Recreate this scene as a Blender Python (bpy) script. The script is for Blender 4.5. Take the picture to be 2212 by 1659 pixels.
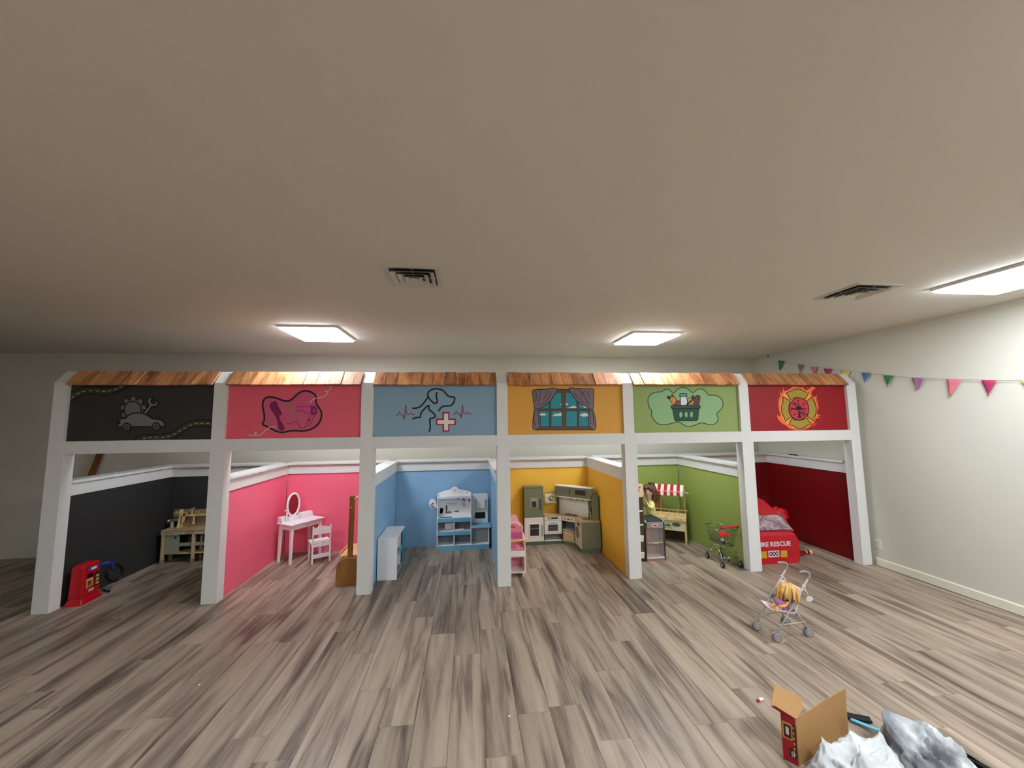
import bpy, bmesh, math, random
from mathutils import Vector, Matrix, noise
from mathutils.geometry import tessellate_polygon
random.seed(7)
SC = bpy.context.scene
for o in list(bpy.data.objects): bpy.data.objects.remove(o)
COL = SC.collection
R = math.radians
PI = math.pi

# ------------------------------------------------------------------ camera
FPX = 831.0
YAW, PITCH, ROLL = 0.11315, 0.09602, -0.01076
CAM = Vector((3.56926, -3.80941, 1.56565))
def cam_axes():
    cy, sy, cp, sp = math.cos(YAW), math.sin(YAW), math.cos(PITCH), math.sin(PITCH)
    f = Vector((sy*cp, cy*cp, sp)); r = Vector((cy, -sy, 0)); u = r.cross(f)
    c, s = math.cos(ROLL), math.sin(ROLL)
    return c*r + s*u, -s*r + c*u, f
AR, AU, AF = cam_axes()
cd = bpy.data.cameras.new('camera'); cam = bpy.data.objects.new('camera', cd); COL.objects.link(cam)
cd.sensor_fit = 'HORIZONTAL'; cd.sensor_width = 36.0; cd.lens = FPX/2212*36.0; cd.clip_start = 0.02
cam.matrix_world = Matrix(((AR.x, AU.x, -AF.x, CAM.x), (AR.y, AU.y, -AF.y, CAM.y), (AR.z, AU.z, -AF.z, CAM.z), (0, 0, 0, 1)))
SC.camera = cam
def on_plane(px, py, ax, v):
    """real-world point where the sight line of photo pixel (px,py) meets the plane axis=v"""
    d = AF + (px-1106)/FPX*AR + (829.5-py)/FPX*AU
    return CAM + d*((v-CAM[ax])/d[ax])

# ------------------------------------------------------------------ light and exposure
w = bpy.data.worlds.new('world'); SC.world = w; w.use_nodes = True
w.node_tree.nodes['Background'].inputs[0].default_value = (0.9, 0.85, 0.75, 1)
w.node_tree.nodes['Background'].inputs[1].default_value = 0.02
SC.view_settings.view_transform = 'Standard'; SC.view_settings.look = 'None'
SC.view_settings.gamma = 1.0; SC.view_settings.use_curve_mapping = False
SC.view_settings.exposure = 1.0
PANEL_POWER = 19.0
REAR_POWER = 30.0
PANEL_TINT = (0.93, 1.03, 1.12)

# ------------------------------------------------------------------ materials
def lin(c):
    c = c/255.0
    return c/12.92 if c <= 0.04045 else ((c+0.055)/1.055)**2.4
def L(rgb): return (lin(rgb[0]), lin(rgb[1]), lin(rgb[2]), 1.0)
def newmat(name):
    m = bpy.data.materials.new(name); m.use_nodes = True
    nt = m.node_tree
    return m, nt, nt.nodes['Principled BSDF'], nt.nodes, nt.links
MC = {}
def paint(rgb, rough=0.55, var=0.05, scale=18.0, bump=0.0, bscale=180.0, metal=0.0, spec=0.4):
    key = (rgb, rough, var, scale, bump, bscale, metal, spec)
    if key in MC: return MC[key]
    m, nt, p, N, K = newmat('paint_%d_%d_%d' % rgb)
    tc = N.new('ShaderNodeTexCoord'); nz = N.new('ShaderNodeTexNoise')
    nz.inputs['Scale'].default_value = scale; nz.inputs['Detail'].default_value = 4
    K.new(tc.outputs['Object'], nz.inputs['Vector'])
    mx = N.new('ShaderNodeMixRGB'); c = L(rgb)
    mx.inputs[1].default_value = tuple(x*(1-var) for x in c[:3])+(1,)
    mx.inputs[2].default_value = tuple(min(1, x*(1+var)) for x in c[:3])+(1,)
    K.new(nz.outputs['Fac'], mx.inputs[0]); K.new(mx.outputs[0], p.inputs['Base Color'])
    p.inputs['Roughness'].default_value = rough; p.inputs['Metallic'].default_value = metal
    p.inputs['Specular IOR Level'].default_value = spec
    if bump:
        n2 = N.new('ShaderNodeTexNoise'); n2.inputs['Scale'].default_value = bscale
        K.new(tc.outputs['Object'], n2.inputs['Vector'])
        b = N.new('ShaderNodeBump'); b.inputs['Strength'].default_value = bump; b.inputs['Distance'].default_value = 0.004
        K.new(n2.outputs['Fac'], b.inputs['Height']); K.new(b.outputs[0], p.inputs['Normal'])
    MC[key] = m
    return m
def wood(dark, light, stretch=(14, 14, 1.2), rough=0.55, rnd=0.0, fine=7.0, knots=False):
    key = ('wood', dark, light, stretch, rough, rnd, fine, knots)
    if key in MC: return MC[key]
    m, nt, p, N, K = newmat('wood_%d_%d_%d' % light)
    tc = N.new('ShaderNodeTexCoord'); oi = N.new('ShaderNodeObjectInfo')
    ad = N.new('ShaderNodeVectorMath'); ad.operation = 'MULTIPLY_ADD'
    cb = N.new('ShaderNodeCombineXYZ')
    for i in range(3): K.new(oi.outputs['Random'], cb.inputs[i])
    K.new(cb.outputs[0], ad.inputs[0]); ad.inputs[1].default_value = (37, 23, 51); K.new(tc.outputs['Object'], ad.inputs[2])
    mp = N.new('ShaderNodeMapping'); mp.inputs['Scale'].default_value = stretch
    K.new(ad.outputs[0], mp.inputs['Vector'])
    n1 = N.new('ShaderNodeTexNoise'); n1.inputs['Scale'].default_value = 1.0; n1.inputs['Detail'].default_value = 3
    n1.inputs['Distortion'].default_value = 0.5
    K.new(mp.outputs[0], n1.inputs['Vector'])
    n2 = N.new('ShaderNodeTexNoise'); n2.inputs['Scale'].default_value = fine; n2.inputs['Detail'].default_value = 2
    K.new(mp.outputs[0], n2.inputs['Vector'])
    mm = N.new('ShaderNodeMath'); mm.operation = 'MULTIPLY_ADD'; mm.inputs[1].default_value = 0.35
    K.new(n2.outputs['Fac'], mm.inputs[0]); K.new(n1.outputs['Fac'], mm.inputs[2])
    cr = N.new('ShaderNodeValToRGB'); cr.color_ramp.elements[0].position = 0.44; cr.color_ramp.elements[1].position = 0.84
    cr.color_ramp.elements[0].color = L(dark); cr.color_ramp.elements[1].color = L(light)
    K.new(mm.outputs[0], cr.inputs[0])
    out = cr.outputs[0]
    if knots:
        vo = N.new('ShaderNodeTexVoronoi'); vo.inputs['Scale'].default_value = 13
        K.new(ad.outputs[0], vo.inputs['Vector'])
        kr = N.new('ShaderNodeMapRange'); kr.inputs[1].default_value = 0.04; kr.inputs[2].default_value = 0.16
        kr.inputs[3].default_value = 0.55; kr.inputs[4].default_value = 0.0
        K.new(vo.outputs['Distance'], kr.inputs[0])
        mk = N.new('ShaderNodeMixRGB'); mk.inputs[2].default_value = tuple(x*0.45 for x in L(dark)[:3])+(1,)
        K.new(kr.outputs[0], mk.inputs[0]); K.new(out, mk.inputs[1]); out = mk.outputs[0]
    if rnd:
        hv = N.new('ShaderNodeHueSaturation')
        mr = N.new('ShaderNodeMapRange'); mr.inputs[3].default_value = 1-rnd; mr.inputs[4].default_value = 1+rnd
        K.new(oi.outputs['Random'], mr.inputs[0]); K.new(mr.outputs[0], hv.inputs['Value']); K.new(out, hv.inputs['Color'])
        out = hv.outputs[0]
    K.new(out, p.inputs['Base Color']); p.inputs['Roughness'].default_value = rough
    p.inputs['Specular IOR Level'].default_value = 0.35
    b = N.new('ShaderNodeBump'); b.inputs['Strength'].default_value = 0.15; b.inputs['Distance'].default_value = 0.002
    K.new(n2.outputs['Fac'], b.inputs['Height']); K.new(b.outputs[0], p.inputs['Normal'])
    MC[key] = m
    return m
def floor_mat():
    m, nt, p, N, K = newmat('vinyl_plank')
    tc = N.new('ShaderNodeTexCoord'); oi = N.new('ShaderNodeObjectInfo')
    cb = N.new('ShaderNodeCombineXYZ')
    for i in range(3): K.new(oi.outputs['Random'], cb.inputs[i])
    ad = N.new('ShaderNodeVectorMath'); ad.operation = 'MULTIPLY_ADD'
    K.new(cb.outputs[0], ad.inputs[0]); ad.inputs[1].default_value = (41, 87, 13); K.new(tc.outputs['Object'], ad.inputs[2])
    def nz(sx, sy, detail, dist):
        mp = N.new('ShaderNodeMapping'); mp.inputs['Scale'].default_value = (sx, sy, 1); K.new(ad.outputs[0], mp.inputs['Vector'])
        n = N.new('ShaderNodeTexNoise'); n.inputs['Scale'].default_value = 1; n.inputs['Detail'].default_value = detail
        n.inputs['Distortion'].default_value = dist; K.new(mp.outputs[0], n.inputs['Vector'])
        return n.outputs['Fac']
    a = nz(13, 1.1, 3, 0.8); bfine = nz(75, 3.2, 3, 1.2)
    m1 = N.new('ShaderNodeMath'); m1.operation = 'MULTIPLY_ADD'; m1.inputs[1].default_value = 0.28
    K.new(bfine, m1.inputs[0]); K.new(a, m1.inputs[2])
    cr = N.new('ShaderNodeValToRGB'); e = cr.color_ramp.elements
    e[0].position = 0.40; e[0].color = L((84, 70, 60)); e[1].position = 0.86; e[1].color = L((178, 158, 139))
    x = e.new(0.53); x.color = L((124, 107, 94)); x = e.new(0.66); x.color = L((158, 139, 122))
    K.new(m1.outputs[0], cr.inputs[0])
    hv = N.new('ShaderNodeHueSaturation'); mr = N.new('ShaderNodeMapRange')
    mr.inputs[3].default_value = 0.88; mr.inputs[4].default_value = 1.1
    K.new(oi.outputs['Random'], mr.inputs[0]); K.new(mr.outputs[0], hv.inputs['Value']); K.new(cr.outputs[0], hv.inputs['Color'])
    K.new(hv.outputs[0], p.inputs['Base Color'])
    p.inputs['Roughness'].default_value = 0.42; p.inputs['Specular IOR Level'].default_value = 0.35
    b = N.new('ShaderNodeBump'); b.inputs['Strength'].default_value = 0.12; b.inputs['Distance'].default_value = 0.002
    K.new(bfine, b.inputs['Height']); K.new(b.outputs[0], p.inputs['Normal'])
    return m
def glass_mat(rgb, alpha=0.35, rough=0.15):
    m, nt, p, N, K = newmat('clear_plastic')
    tc = N.new('ShaderNodeTexCoord'); nz = N.new('ShaderNodeTexNoise'); nz.inputs['Scale'].default_value = 9
    K.new(tc.outputs['Object'], nz.inputs['Vector'])
    mr = N.new('ShaderNodeMapRange'); mr.inputs[3].default_value = alpha*0.75; mr.inputs[4].default_value = alpha*1.25
    K.new(nz.outputs['Fac'], mr.inputs[0]); K.new(mr.outputs[0], p.inputs['Alpha'])
    p.inputs['Base Color'].default_value = L(rgb); p.inputs['Roughness'].default_value = rough
    return m
def emit_mat(rgb, power):
    m, nt, p, N, K = newmat('lit_diffuser')
    em = N.new('ShaderNodeEmission'); em.inputs[0].default_value = rgb+(1,); em.inputs[1].default_value = power
    K.new(em.outputs[0], N['Material Output'].inputs[0])
    return m

# ------------------------------------------------------------------ geometry helpers
class B:
    def __init__(s): s.v = []; s.f = []
    def add(s, vs, fs):
        o = len(s.v); s.v += [tuple(x) for x in vs]; s.f += [tuple(i+o for i in q) for q in fs]; return s
    def box(s, x0, x1, y0, y1, z0, z1):
        return s.add([(x0,y0,z0),(x1,y0,z0),(x1,y1,z0),(x0,y1,z0),(x0,y0,z1),(x1,y0,z1),(x1,y1,z1),(x0,y1,z1)],
                     [(0,3,2,1),(4,5,6,7),(0,1,5,4),(1,2,6,5),(2,3,7,6),(3,0,4,7)])
    def bar(s, p0, p1, wx, wz, up=(0,0,1)):
        """rectangular bar from p0 to p1; wx across, wz along 'up'"""
        p0, p1 = Vector(p0), Vector(p1); d = (p1-p0).normalized(); u = Vector(up)
        a = d.cross(u)
        if a.length < 1e-4: a = d.cross(Vector((0,1,0)))
        a.normalize(); c = a.cross(d).normalized()
        a *= wx/2; c *= wz/2
        q = [p0-a-c, p0+a-c, p0+a+c, p0-a+c, p1-a-c, p1+a-c, p1+a+c, p1-a+c]
        return s.add(q, [(0,1,2,3),(7,6,5,4),(0,4,5,1),(1,5,6,2),(2,6,7,3),(3,7,4,0)])
    def cyl(s, p0, p1, r0, r1=None, n=12):
        r1 = r0 if r1 is None else r1
        return s.loft([(p0, r0), (p1, r1)], n)
    def loft(s, pr, n=10, closed=False):
        pts = [Vector(p) for p, r in pr]; rs = [r for p, r in pr]; m = len(pts)
        rings = []; prev = None
        for i in range(m):
            if closed: t = pts[(i+1) % m]-pts[i-1]
            else: t = pts[min(i+1, m-1)]-pts[max(i-1, 0)]
            t.normalize()
            if prev is None:
                a = t.orthogonal().normalized()
            else:
                a = prev - t*prev.dot(t)
                if a.length < 1e-5: a = t.orthogonal()
                a.normalize()
            prev = a; b = t.cross(a)
            rings.append([pts[i]+rs[i]*(math.cos(2*PI*k/n)*a+math.sin(2*PI*k/n)*b) for k in range(n)])
        vs = [v for r in rings for v in r]; fs = []
        for i in range(m if closed else m-1):
            j = (i+1) % m
            for k in range(n):
                fs.append((i*n+k, i*n+(k+1) % n, j*n+(k+1) % n, j*n+k))
        if not closed:
            fs.append(tuple(range(n-1, -1, -1))); fs.append(tuple((m-1)*n+k for k in range(n)))
        return s.add(vs, fs)
    def tube(s, pts, r, n=8, closed=False): return s.loft([(p, r) for p in pts], n, closed)
    def prism(s, poly, ax, a, b):
        """polygon (2d, in the two axes other than ax, in axis order) extruded from a to b along ax"""
        def P(q, t):
            l = [q[0], q[1]]; l.insert(ax, t); return tuple(l)
        n = len(poly)
        vs = [P(q, a) for q in poly]+[P(q, b) for q in poly]
        tri = tessellate_polygon([[Vector((q[0], q[1], 0)) for q in poly]])
        fs = [tuple(t) for t in tri]+[tuple(i+n for i in reversed(t)) for t in tri]
        fs += [(i, (i+1) % n, n+(i+1) % n, n+i) for i in range(n)]
        return s.add(vs, fs)
    def ell(s, c, r, n=16, m=10):
        c = Vector(c); vs = [c+Vector((0, 0, r[2]))]
        for i in range(1, m):
            t = PI*i/m
            for k in range(n):
                vs.append(c+Vector((r[0]*math.sin(t)*math.cos(2*PI*k/n), r[1]*math.sin(t)*math.sin(2*PI*k/n), r[2]*math.cos(t))))
        vs.append(c-Vector((0, 0, r[2]))); e = len(vs)-1
        fs = [(0, 1+k, 1+(k+1) % n) for k in range(n)]
        for i in range(m-2):
            for k in range(n):
                a = 1+i*n
                fs.append((a+k, a+n+k, a+n+(k+1) % n, a+(k+1) % n))
        a = 1+(m-2)*n
        fs += [(e, a+(k+1) % n, a+k) for k in range(n)]
        return s.add(vs, fs)
    def torus(s, c, axis, Rr, r, n=24, k=8, flat=1.0):
        c = Vector(c); ax = Vector(axis).normalized(); a = ax.orthogonal().normalized(); b = ax.cross(a)
        vs = []; fs = []
        for i in range(n):
            t = 2*PI*i/n; d = math.cos(t)*a+math.sin(t)*b
            for j in range(k):
                q = 2*PI*j/k
                vs.append(c+d*(Rr+r*math.cos(q))+ax*(r*flat*math.sin(q)))
        for i in range(n):
            for j in range(k):
                fs.append((i*k+j, ((i+1) % n)*k+j, ((i+1) % n)*k+(j+1) % k, i*k+(j+1) % k))
        return s.add(vs, fs)
    def grid(s, rows, thick=None):
        n = len(rows[0]); vs = [p for r in rows for p in r]; fs = []
        for i in range(len(rows)-1):
            for k in range(n-1): fs.append((i*n+k, i*n+k+1, (i+1)*n+k+1, (i+1)*n+k))
        return s.add(vs, fs)
    def obj(s, name, mat, parent=None, bevel=0.0, smooth=False, label=None, kind=None, solid=0.0):
        me = bpy.data.meshes.new(name); me.from_pydata(s.v, [], s.f)
        bm = bmesh.new(); bm.from_mesh(me); bmesh.ops.recalc_face_normals(bm, faces=bm.faces); bm.to_mesh(me); bm.free()
        me.materials.append(mat)
        o = bpy.data.objects.new(name, me); COL.objects.link(o)
        if parent: o.parent = parent
        if smooth:
            for p in me.polygons: p.use_smooth = True
        if solid:
            md = o.modifiers.new('solid', 'SOLIDIFY'); md.thickness = solid; md.offset = 0
        if bevel:
            md = o.modifiers.new('bevel', 'BEVEL'); md.width = bevel; md.segments = 2; md.limit_method = 'ANGLE'; md.angle_limit = R(40)
        if label: o['label'] = label
        if kind: o['kind'] = kind
        return o
def thing(name, label, cat, loc=(0, 0, 0), rz=0.0, group=None):
    o = bpy.data.objects.new(name, None); COL.objects.link(o); o.empty_display_size = 0.1
    o.location = loc; o.rotation_euler = (0, 0, rz)
    o['label'] = label; o['category'] = cat
    if group: o['group'] = group
    return o
def tag(o, label, cat, group=None):
    o['label'] = label; o['category'] = cat
    if group: o['group'] = group
    return o
def link_copy(o, parent, loc=None, rot=None):
    c = o.copy(); COL.objects.link(c); c.parent = parent
    if loc is not None: c.location = loc
    if rot is not None: c.rotation_euler = rot
    return c
def mesh_of(o):
    """bake modifiers into the mesh"""
    bpy.context.view_layer.update()
    dg = bpy.context.evaluated_depsgraph_get()
    me = bpy.data.meshes.new_from_object(o.evaluated_get(dg))
    o.modifiers.clear(); o.data = me
    for p in me.polygons: p.use_smooth = True
    return o
def skin(name, joints, edges, mat, parent, sub=2, root=0):
    """joints: (x,y,z,r) or (x,y,z,rx,ry)"""
    me = bpy.data.meshes.new(name); me.from_pydata([j[:3] for j in joints], edges, [])
    me.materials.append(mat)
    o = bpy.data.objects.new(name, me); COL.objects.link(o); o.parent = parent
    md = o.modifiers.new('skin', 'SKIN'); md.use_smooth_shade = True
    sv = me.skin_vertices[0].data
    for i, j in enumerate(joints):
        sv[i].radius = (j[3], j[4] if len(j) > 4 else j[3]); sv[i].use_root = (i == root)
    s2 = o.modifiers.new('sub', 'SUBSURF'); s2.levels = sub; s2.render_levels = sub
    return mesh_of(o)
def text_obj(name, body, size, mat, parent, loc, rot, extrude=0.0008, sx=1.0, shear=0.0, align='CENTER', bold=0.0):
    cu = bpy.data.curves.new(name, 'FONT'); cu.body = body; cu.size = size; cu.extrude = extrude
    cu.align_x = align; cu.align_y = 'CENTER'; cu.offset = bold; cu.resolution_u = 3
    t = bpy.data.objects.new(name, cu); COL.objects.link(t); bpy.context.view_layer.update()
    dg = bpy.context.evaluated_depsgraph_get()
    me = bpy.data.meshes.new_from_object(t.evaluated_get(dg)); bpy.data.objects.remove(t)
    me.materials.clear(); me.materials.append(mat)
    for v in me.vertices: v.co.x *= sx
    o = bpy.data.objects.new(name, me); COL.objects.link(o); o.parent = parent
    o.location = loc; o.rotation_euler = rot
    return o
def cr_spline(pts, closed=False, k=5):
    n = len(pts); out = []
    rng = range(n) if closed else range(n-1)
    for i in rng:
        if closed: p0, p1, p2, p3 = pts[i-1], pts[i], pts[(i+1) % n], pts[(i+2) % n]
        else: p0, p1, p2, p3 = pts[max(i-1, 0)], pts[i], pts[i+1], pts[min(i+2, n-1)]
        for j in range(k):
            t = j/k
            out.append(tuple(0.5*((2*p1[c])+(-p0[c]+p2[c])*t+(2*p0[c]-5*p1[c]+4*p2[c]-p3[c])*t*t+(-p0[c]+3*p1[c]-3*p2[c]+p3[c])*t**3) for c in range(len(p1))))
    if not closed: out.append(tuple(pts[-1]))
    return out
def arc(cx, cy, rx, ry, a0=0, a1=360, n=24):
    full = abs(a1-a0) >= 360
    return [(cx+rx*math.cos(R(a0+(a1-a0)*i/(n if full else n-1))), cy+ry*math.sin(R(a0+(a1-a0)*i/(n if full else n-1)))) for i in range(n)]
def rrect(x0, x1, y0, y1, r, n=5):
    out = []
    for cx, cy, a in ((x1-r, y1-r, 0), (x0+r, y1-r, 90), (x0+r, y0+r, 180), (x1-r, y0+r, 270)):
        out += arc(cx, cy, r, r, a, a+90, n)
    return out

WHITE = paint((226, 224, 220), 0.42, 0.015, 6, 0.03, 60)
WHITE_TOY = paint((236, 232, 232), 0.4, 0.01)
PINE = wood((188, 150, 100), (226, 196, 148))
PINE_Y = wood((196, 160, 92), (232, 204, 142))
BLACK = paint((18, 17, 18), 0.5)
CHROME = paint((190, 195, 195), 0.18, 0.03, 40, metal=1.0)
GREY_PL = paint((150, 152, 150), 0.45)

# ================================================================== THE ROOM
ROOMX0, ROOMX1, ROOMY0, ROOMY1, ROOMZ = -4.6, 7.9, -7.2, 1.585, 2.48
M_WALL = paint((210, 206, 192), 0.7, 0.02, 3, 0.05, 120)
M_CEIL = paint((214, 208, 196), 0.75, 0.015, 2, 0.05, 90)
M_FLOOR = floor_mat()
def struct(o): o['kind'] = 'structure'; return o
floor = struct(B().box(ROOMX0, ROOMX1, ROOMY0, ROOMY1, -0.15, -0.006).obj('floor', M_FLOOR))
struct(B().box(ROOMX0-0.1, ROOMX1+0.1, ROOMY0-0.1, ROOMY1+0.1, ROOMZ, ROOMZ+0.1).obj('ceiling', M_CEIL))
struct(B().box(ROOMX0-0.1, ROOMX1+0.1, ROOMY1, ROOMY1+0.1, -0.15, ROOMZ).obj('wall_back', M_WALL))
struct(B().box(ROOMX1, ROOMX1+0.1, ROOMY0, ROOMY1, -0.15, ROOMZ).obj('wall_right', M_WALL))
struct(B().box(ROOMX0-0.1, ROOMX0, ROOMY0, ROOMY1, -0.15, ROOMZ).obj('wall_left', M_WALL))
struct(B().box(ROOMX0-0.1, ROOMX1+0.1, ROOMY0-0.1, ROOMY0, -0.15, ROOMZ).obj('wall_front', M_WALL))
struct(B().prism([(ROOMX1-0.013, 0), (ROOMX1, 0), (ROOMX1, 0.078), (ROOMX1-0.007, 0.078), (ROOMX1-0.013, 0.070)], 1, ROOMY0, -0.002).obj('baseboard_right', paint((232, 226, 208), 0.4, 0.01)))

# floor planks: every row staggered, joints of the middle rows as in the photo
PW, PL = 0.1795, 1.12
def plank_mesh(length):
    g, c, t = 0.0007, 0.0012, 0.0055
    x, y = PW/2-g, length/2-g
    b = B()
    b.add([(-x,-y,-t),(x,-y,-t),(x,y,-t),(-x,y,-t),(-x,-y,-c),(x,-y,-c),(x,y,-c),(-x,y,-c),(-x+c,-y+c,0),(x-c,-y+c,0),(x-c,y-c,0),(-x+c,y-c,0)],
          [(0,1,5,4),(1,2,6,5),(2,3,7,6),(3,0,4,7),(4,5,9,8),(5,6,10,9),(6,7,11,10),(7,4,8,11),(8,9,10,11)])
    me = bpy.data.meshes.new('plank'); me.from_pydata(b.v, [], b.f); me.materials.append(M_FLOOR); return me
known = {0: -1.03, 1: -0.73, 2: -0.48, -1: -0.75, -2: -0.48, -3: -1.30, -6: -1.58, 3: -1.57, -4: -0.92, -5: -0.62}
PM = {}
row = -34
while True:
    xc = 3.47+PW*(row+0.5)
    if xc+PW/2 > ROOMX1+0.002: break
    off = known.get(row, -random.random()*PL*2)
    y = off
    while y > -2.75: y -= PL
    while y < ROOMY1-0.01:
        y0, y1 = max(y, -2.75), min(y+PL, ROOMY1)
        if y1-y0 > 0.02:
            ln = round(y1-y0, 3)
            if ln not in PM: PM[ln] = plank_mesh(ln)
            o = bpy.data.objects.new('plank', PM[ln]); COL.objects.link(o); o.parent = floor; o.location = (xc, (y0+y1)/2, 0)
        y += PL
    row += 1

# ceiling light panels (the lamps of the room)
M_DIFF = emit_mat(PANEL_TINT, PANEL_POWER)
M_DIFF_REAR = emit_mat(PANEL_TINT, REAR_POWER)
M_FRAME = paint((225, 225, 222), 0.4, 0.01)
def ceiling_light(x0, x1, y0, y1, label, mat=None):
    cx, cy = (x0+x1)/2, (y0+y1)/2; a, b_ = (x1-x0)/2, (y1-y0)/2
    t = thing('ceiling_light', label, 'ceiling light', (cx, cy, ROOMZ), 0, 'square ceiling light panels')
    f = B(); e = 0.014
    f.box(-a, a, -b_, -b_+e, -0.020, 0); f.box(-a, a, b_-e, b_, -0.020, 0)
    f.box(-a, -a+e, -b_+e, b_-e, -0.020, 0); f.box(a-e, a, -b_+e, b_-e, -0.020, 0)
    f.box(-a+e, a-e, -b_+e, b_-e, -0.008, 0)
    f.obj('frame', M_FRAME, t)
    B().box(-a+e, a-e, -b_+e, b_-e, -0.034, -0.010).obj('diffuser', mat or M_DIFF, t)
ceiling_light(1.80, 2.33, -0.08, 0.53, 'square lit ceiling panel above the pink booth')
ceiling_light(5.27, 5.80, -0.06, 0.51, 'square lit ceiling panel above the yellow and green booths')
ceiling_light(6.87, 7.41, -2.06, -1.47, 'square lit ceiling panel beside the right wall above the bunting')
ceiling_light(6.87, 7.41, -4.9, -4.3, 'lit ceiling panel by the right wall behind the camera', M_DIFF_REAR)
ceiling_light(5.0, 5.6, -3.95, -3.35, 'lit ceiling panel right of and behind the camera', M_DIFF_REAR)
ceiling_light(1.2, 1.8, -4.4, -3.8, 'lit ceiling panel left of and behind the camera', M_DIFF_REAR)

# ceiling air vents: square diffusers of nested louvres
M_VENT = paint((205, 200, 188), 0.45, 0.02)
def ceiling_vent(cx, cy, s, label):
    t = thing('ceiling_vent', label, 'air vent', (cx, cy, ROOMZ), 0, 'square ceiling air vents')
    def ring(a0, z0, a1, z1, th=0.002):
        b = B()
        q = [(-1,-1),(1,-1),(1,1),(-1,1)]
        vs = [(x*a0, y*a0, z0) for x, y in q]+[(x*a1, y*a1, z1) for x, y in q]+[(x*(a0-th), y*(a0-th), z0+th) for x, y in q]+[(x*(a1-th), y*(a1-th), z1+th) for x, y in q]
        fs = []
        for i in range(4):
            j = (i+1) % 4
            fs += [(i, j, 4+j, 4+i), (8+i, 12+i, 12+j, 8+j), (i, 8+i, 8+j, j), (4+i, 4+j, 12+j, 12+i)]
        return b.add(vs, fs)
    B().box(-s*0.8, s*0.8, -s*0.8, s*0.8, -0.0015, 0).obj('duct_opening', BLACK, t)
    fr = ring(s, -0.008, s*0.80, -0.003); fr.add(ring(s, 0, s, -0.008).v, ring(s, 0, s, -0.008).f); fr.obj('frame', M_VENT, t)
    for a in (0.76, 0.53, 0.31):
        ring(s*a, -0.022, s*(a-0.16), -0.004).obj('louvre', M_VENT, t)
    B().box(-s*0.14, s*0.14, -s*0.14, s*0.14, -0.022, -0.018).obj('core_plate', M_VENT, t)
    B().box(-0.002, 0.002, -s*0.78, s*0.78, -0.008, -0.003).box(-s*0.78, s*0.78, -0.002, 0.002, -0.008, -0.003).obj('cross_brace', M_VENT, t)
ceiling_vent(3.23, -1.40, 0.172, 'square louvred air vent in the middle of the ceiling')
ceiling_vent(6.39, -1.37, 0.175, 'square louvred air vent near the right wall beside a light panel')

# filled-in round patches on the ceiling
for i, (x, y, r, lb) in enumerate(((2.10, -1.66, 0.055, 'faint round patch in the ceiling left of the middle vent'),
                                   (3.79, -1.62, 0.05, 'faint round patch in the ceiling right of the middle vent'),
                                   (5.50, -1.60, 0.05, 'faint round patch in the ceiling left of the right vent'))):
    o = B().cyl((0, 0, -0.0012), (0, 0, 0.0), r, r*1.02, 28).obj('ceiling_patch', M_CEIL); o.location = (x, y, ROOMZ)
    tag(o, lb, 'ceiling patch', 'round ceiling patches')

# outlet on the right wall
t = thing('wall_outlet', 'cream wall outlet plate low beside the rightmost white post', 'outlet', (7.9, -0.034, 0.222))
B().prism(rrect(-0.034, 0.034, -0.05, 0.05, 0.008), 0, -0.006, 0).obj('cover_plate', paint((222, 216, 198), 0.4, 0.01), t)
for z in (-0.021, 0.021):
    B().prism(rrect(-0.014, 0.014, z-0.014, z+0.014, 0.005), 0, -0.009, -0.006).obj('socket', paint((206, 200, 182), 0.4, 0.01), t)

# wooden board leaning on the far wall beyond the booths, at the left
M_BOARD = wood((92, 48, 18), (140, 82, 38))
o = B().bar((-1.22, 1.44, 0.004), (-0.86, 1.545, 1.55), 0.06, 0.03, (0, 1, 0)).obj('leaning_board', M_BOARD, bevel=0.003)
tag(o, 'brown wooden board leaning against the back wall left of the gray booth', 'board')

# ================================================================== THE PLAYHOUSE FRONT
S = 1.3; PWD = 0.110; ZT, ZBT, ZBB = 1.945, 1.430, 1.319; PD = 0.098; ZTOP = 2.06
POST_X = [-0.008, 1.299, 2.606, 3.902, 5.206, 6.5, 7.793]
fac = thing('playhouse_front', 'long white post and beam front of six toy booths', 'play structure', (0, 0, 0))
for i, x in enumerate(POST_X):
    b = B().prism([(0, 0), (PD, 0), (PD, ZTOP), (0, ZT)], 0, x-PWD/2, x+PWD/2)
    if i < 6: b.box(x+PWD/2, x+PWD/2+0.018, 0, PD, 0, ZBB)
    b.obj('post', WHITE, fac, bevel=0.0015)
for i in range(6):
    B().box(POST_X[i]+PWD/2, POST_X[i+1]-PWD/2, 0.0005, PD-0.004, ZBB, ZBT).obj('beam', WHITE, fac, bevel=0.001)

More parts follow.
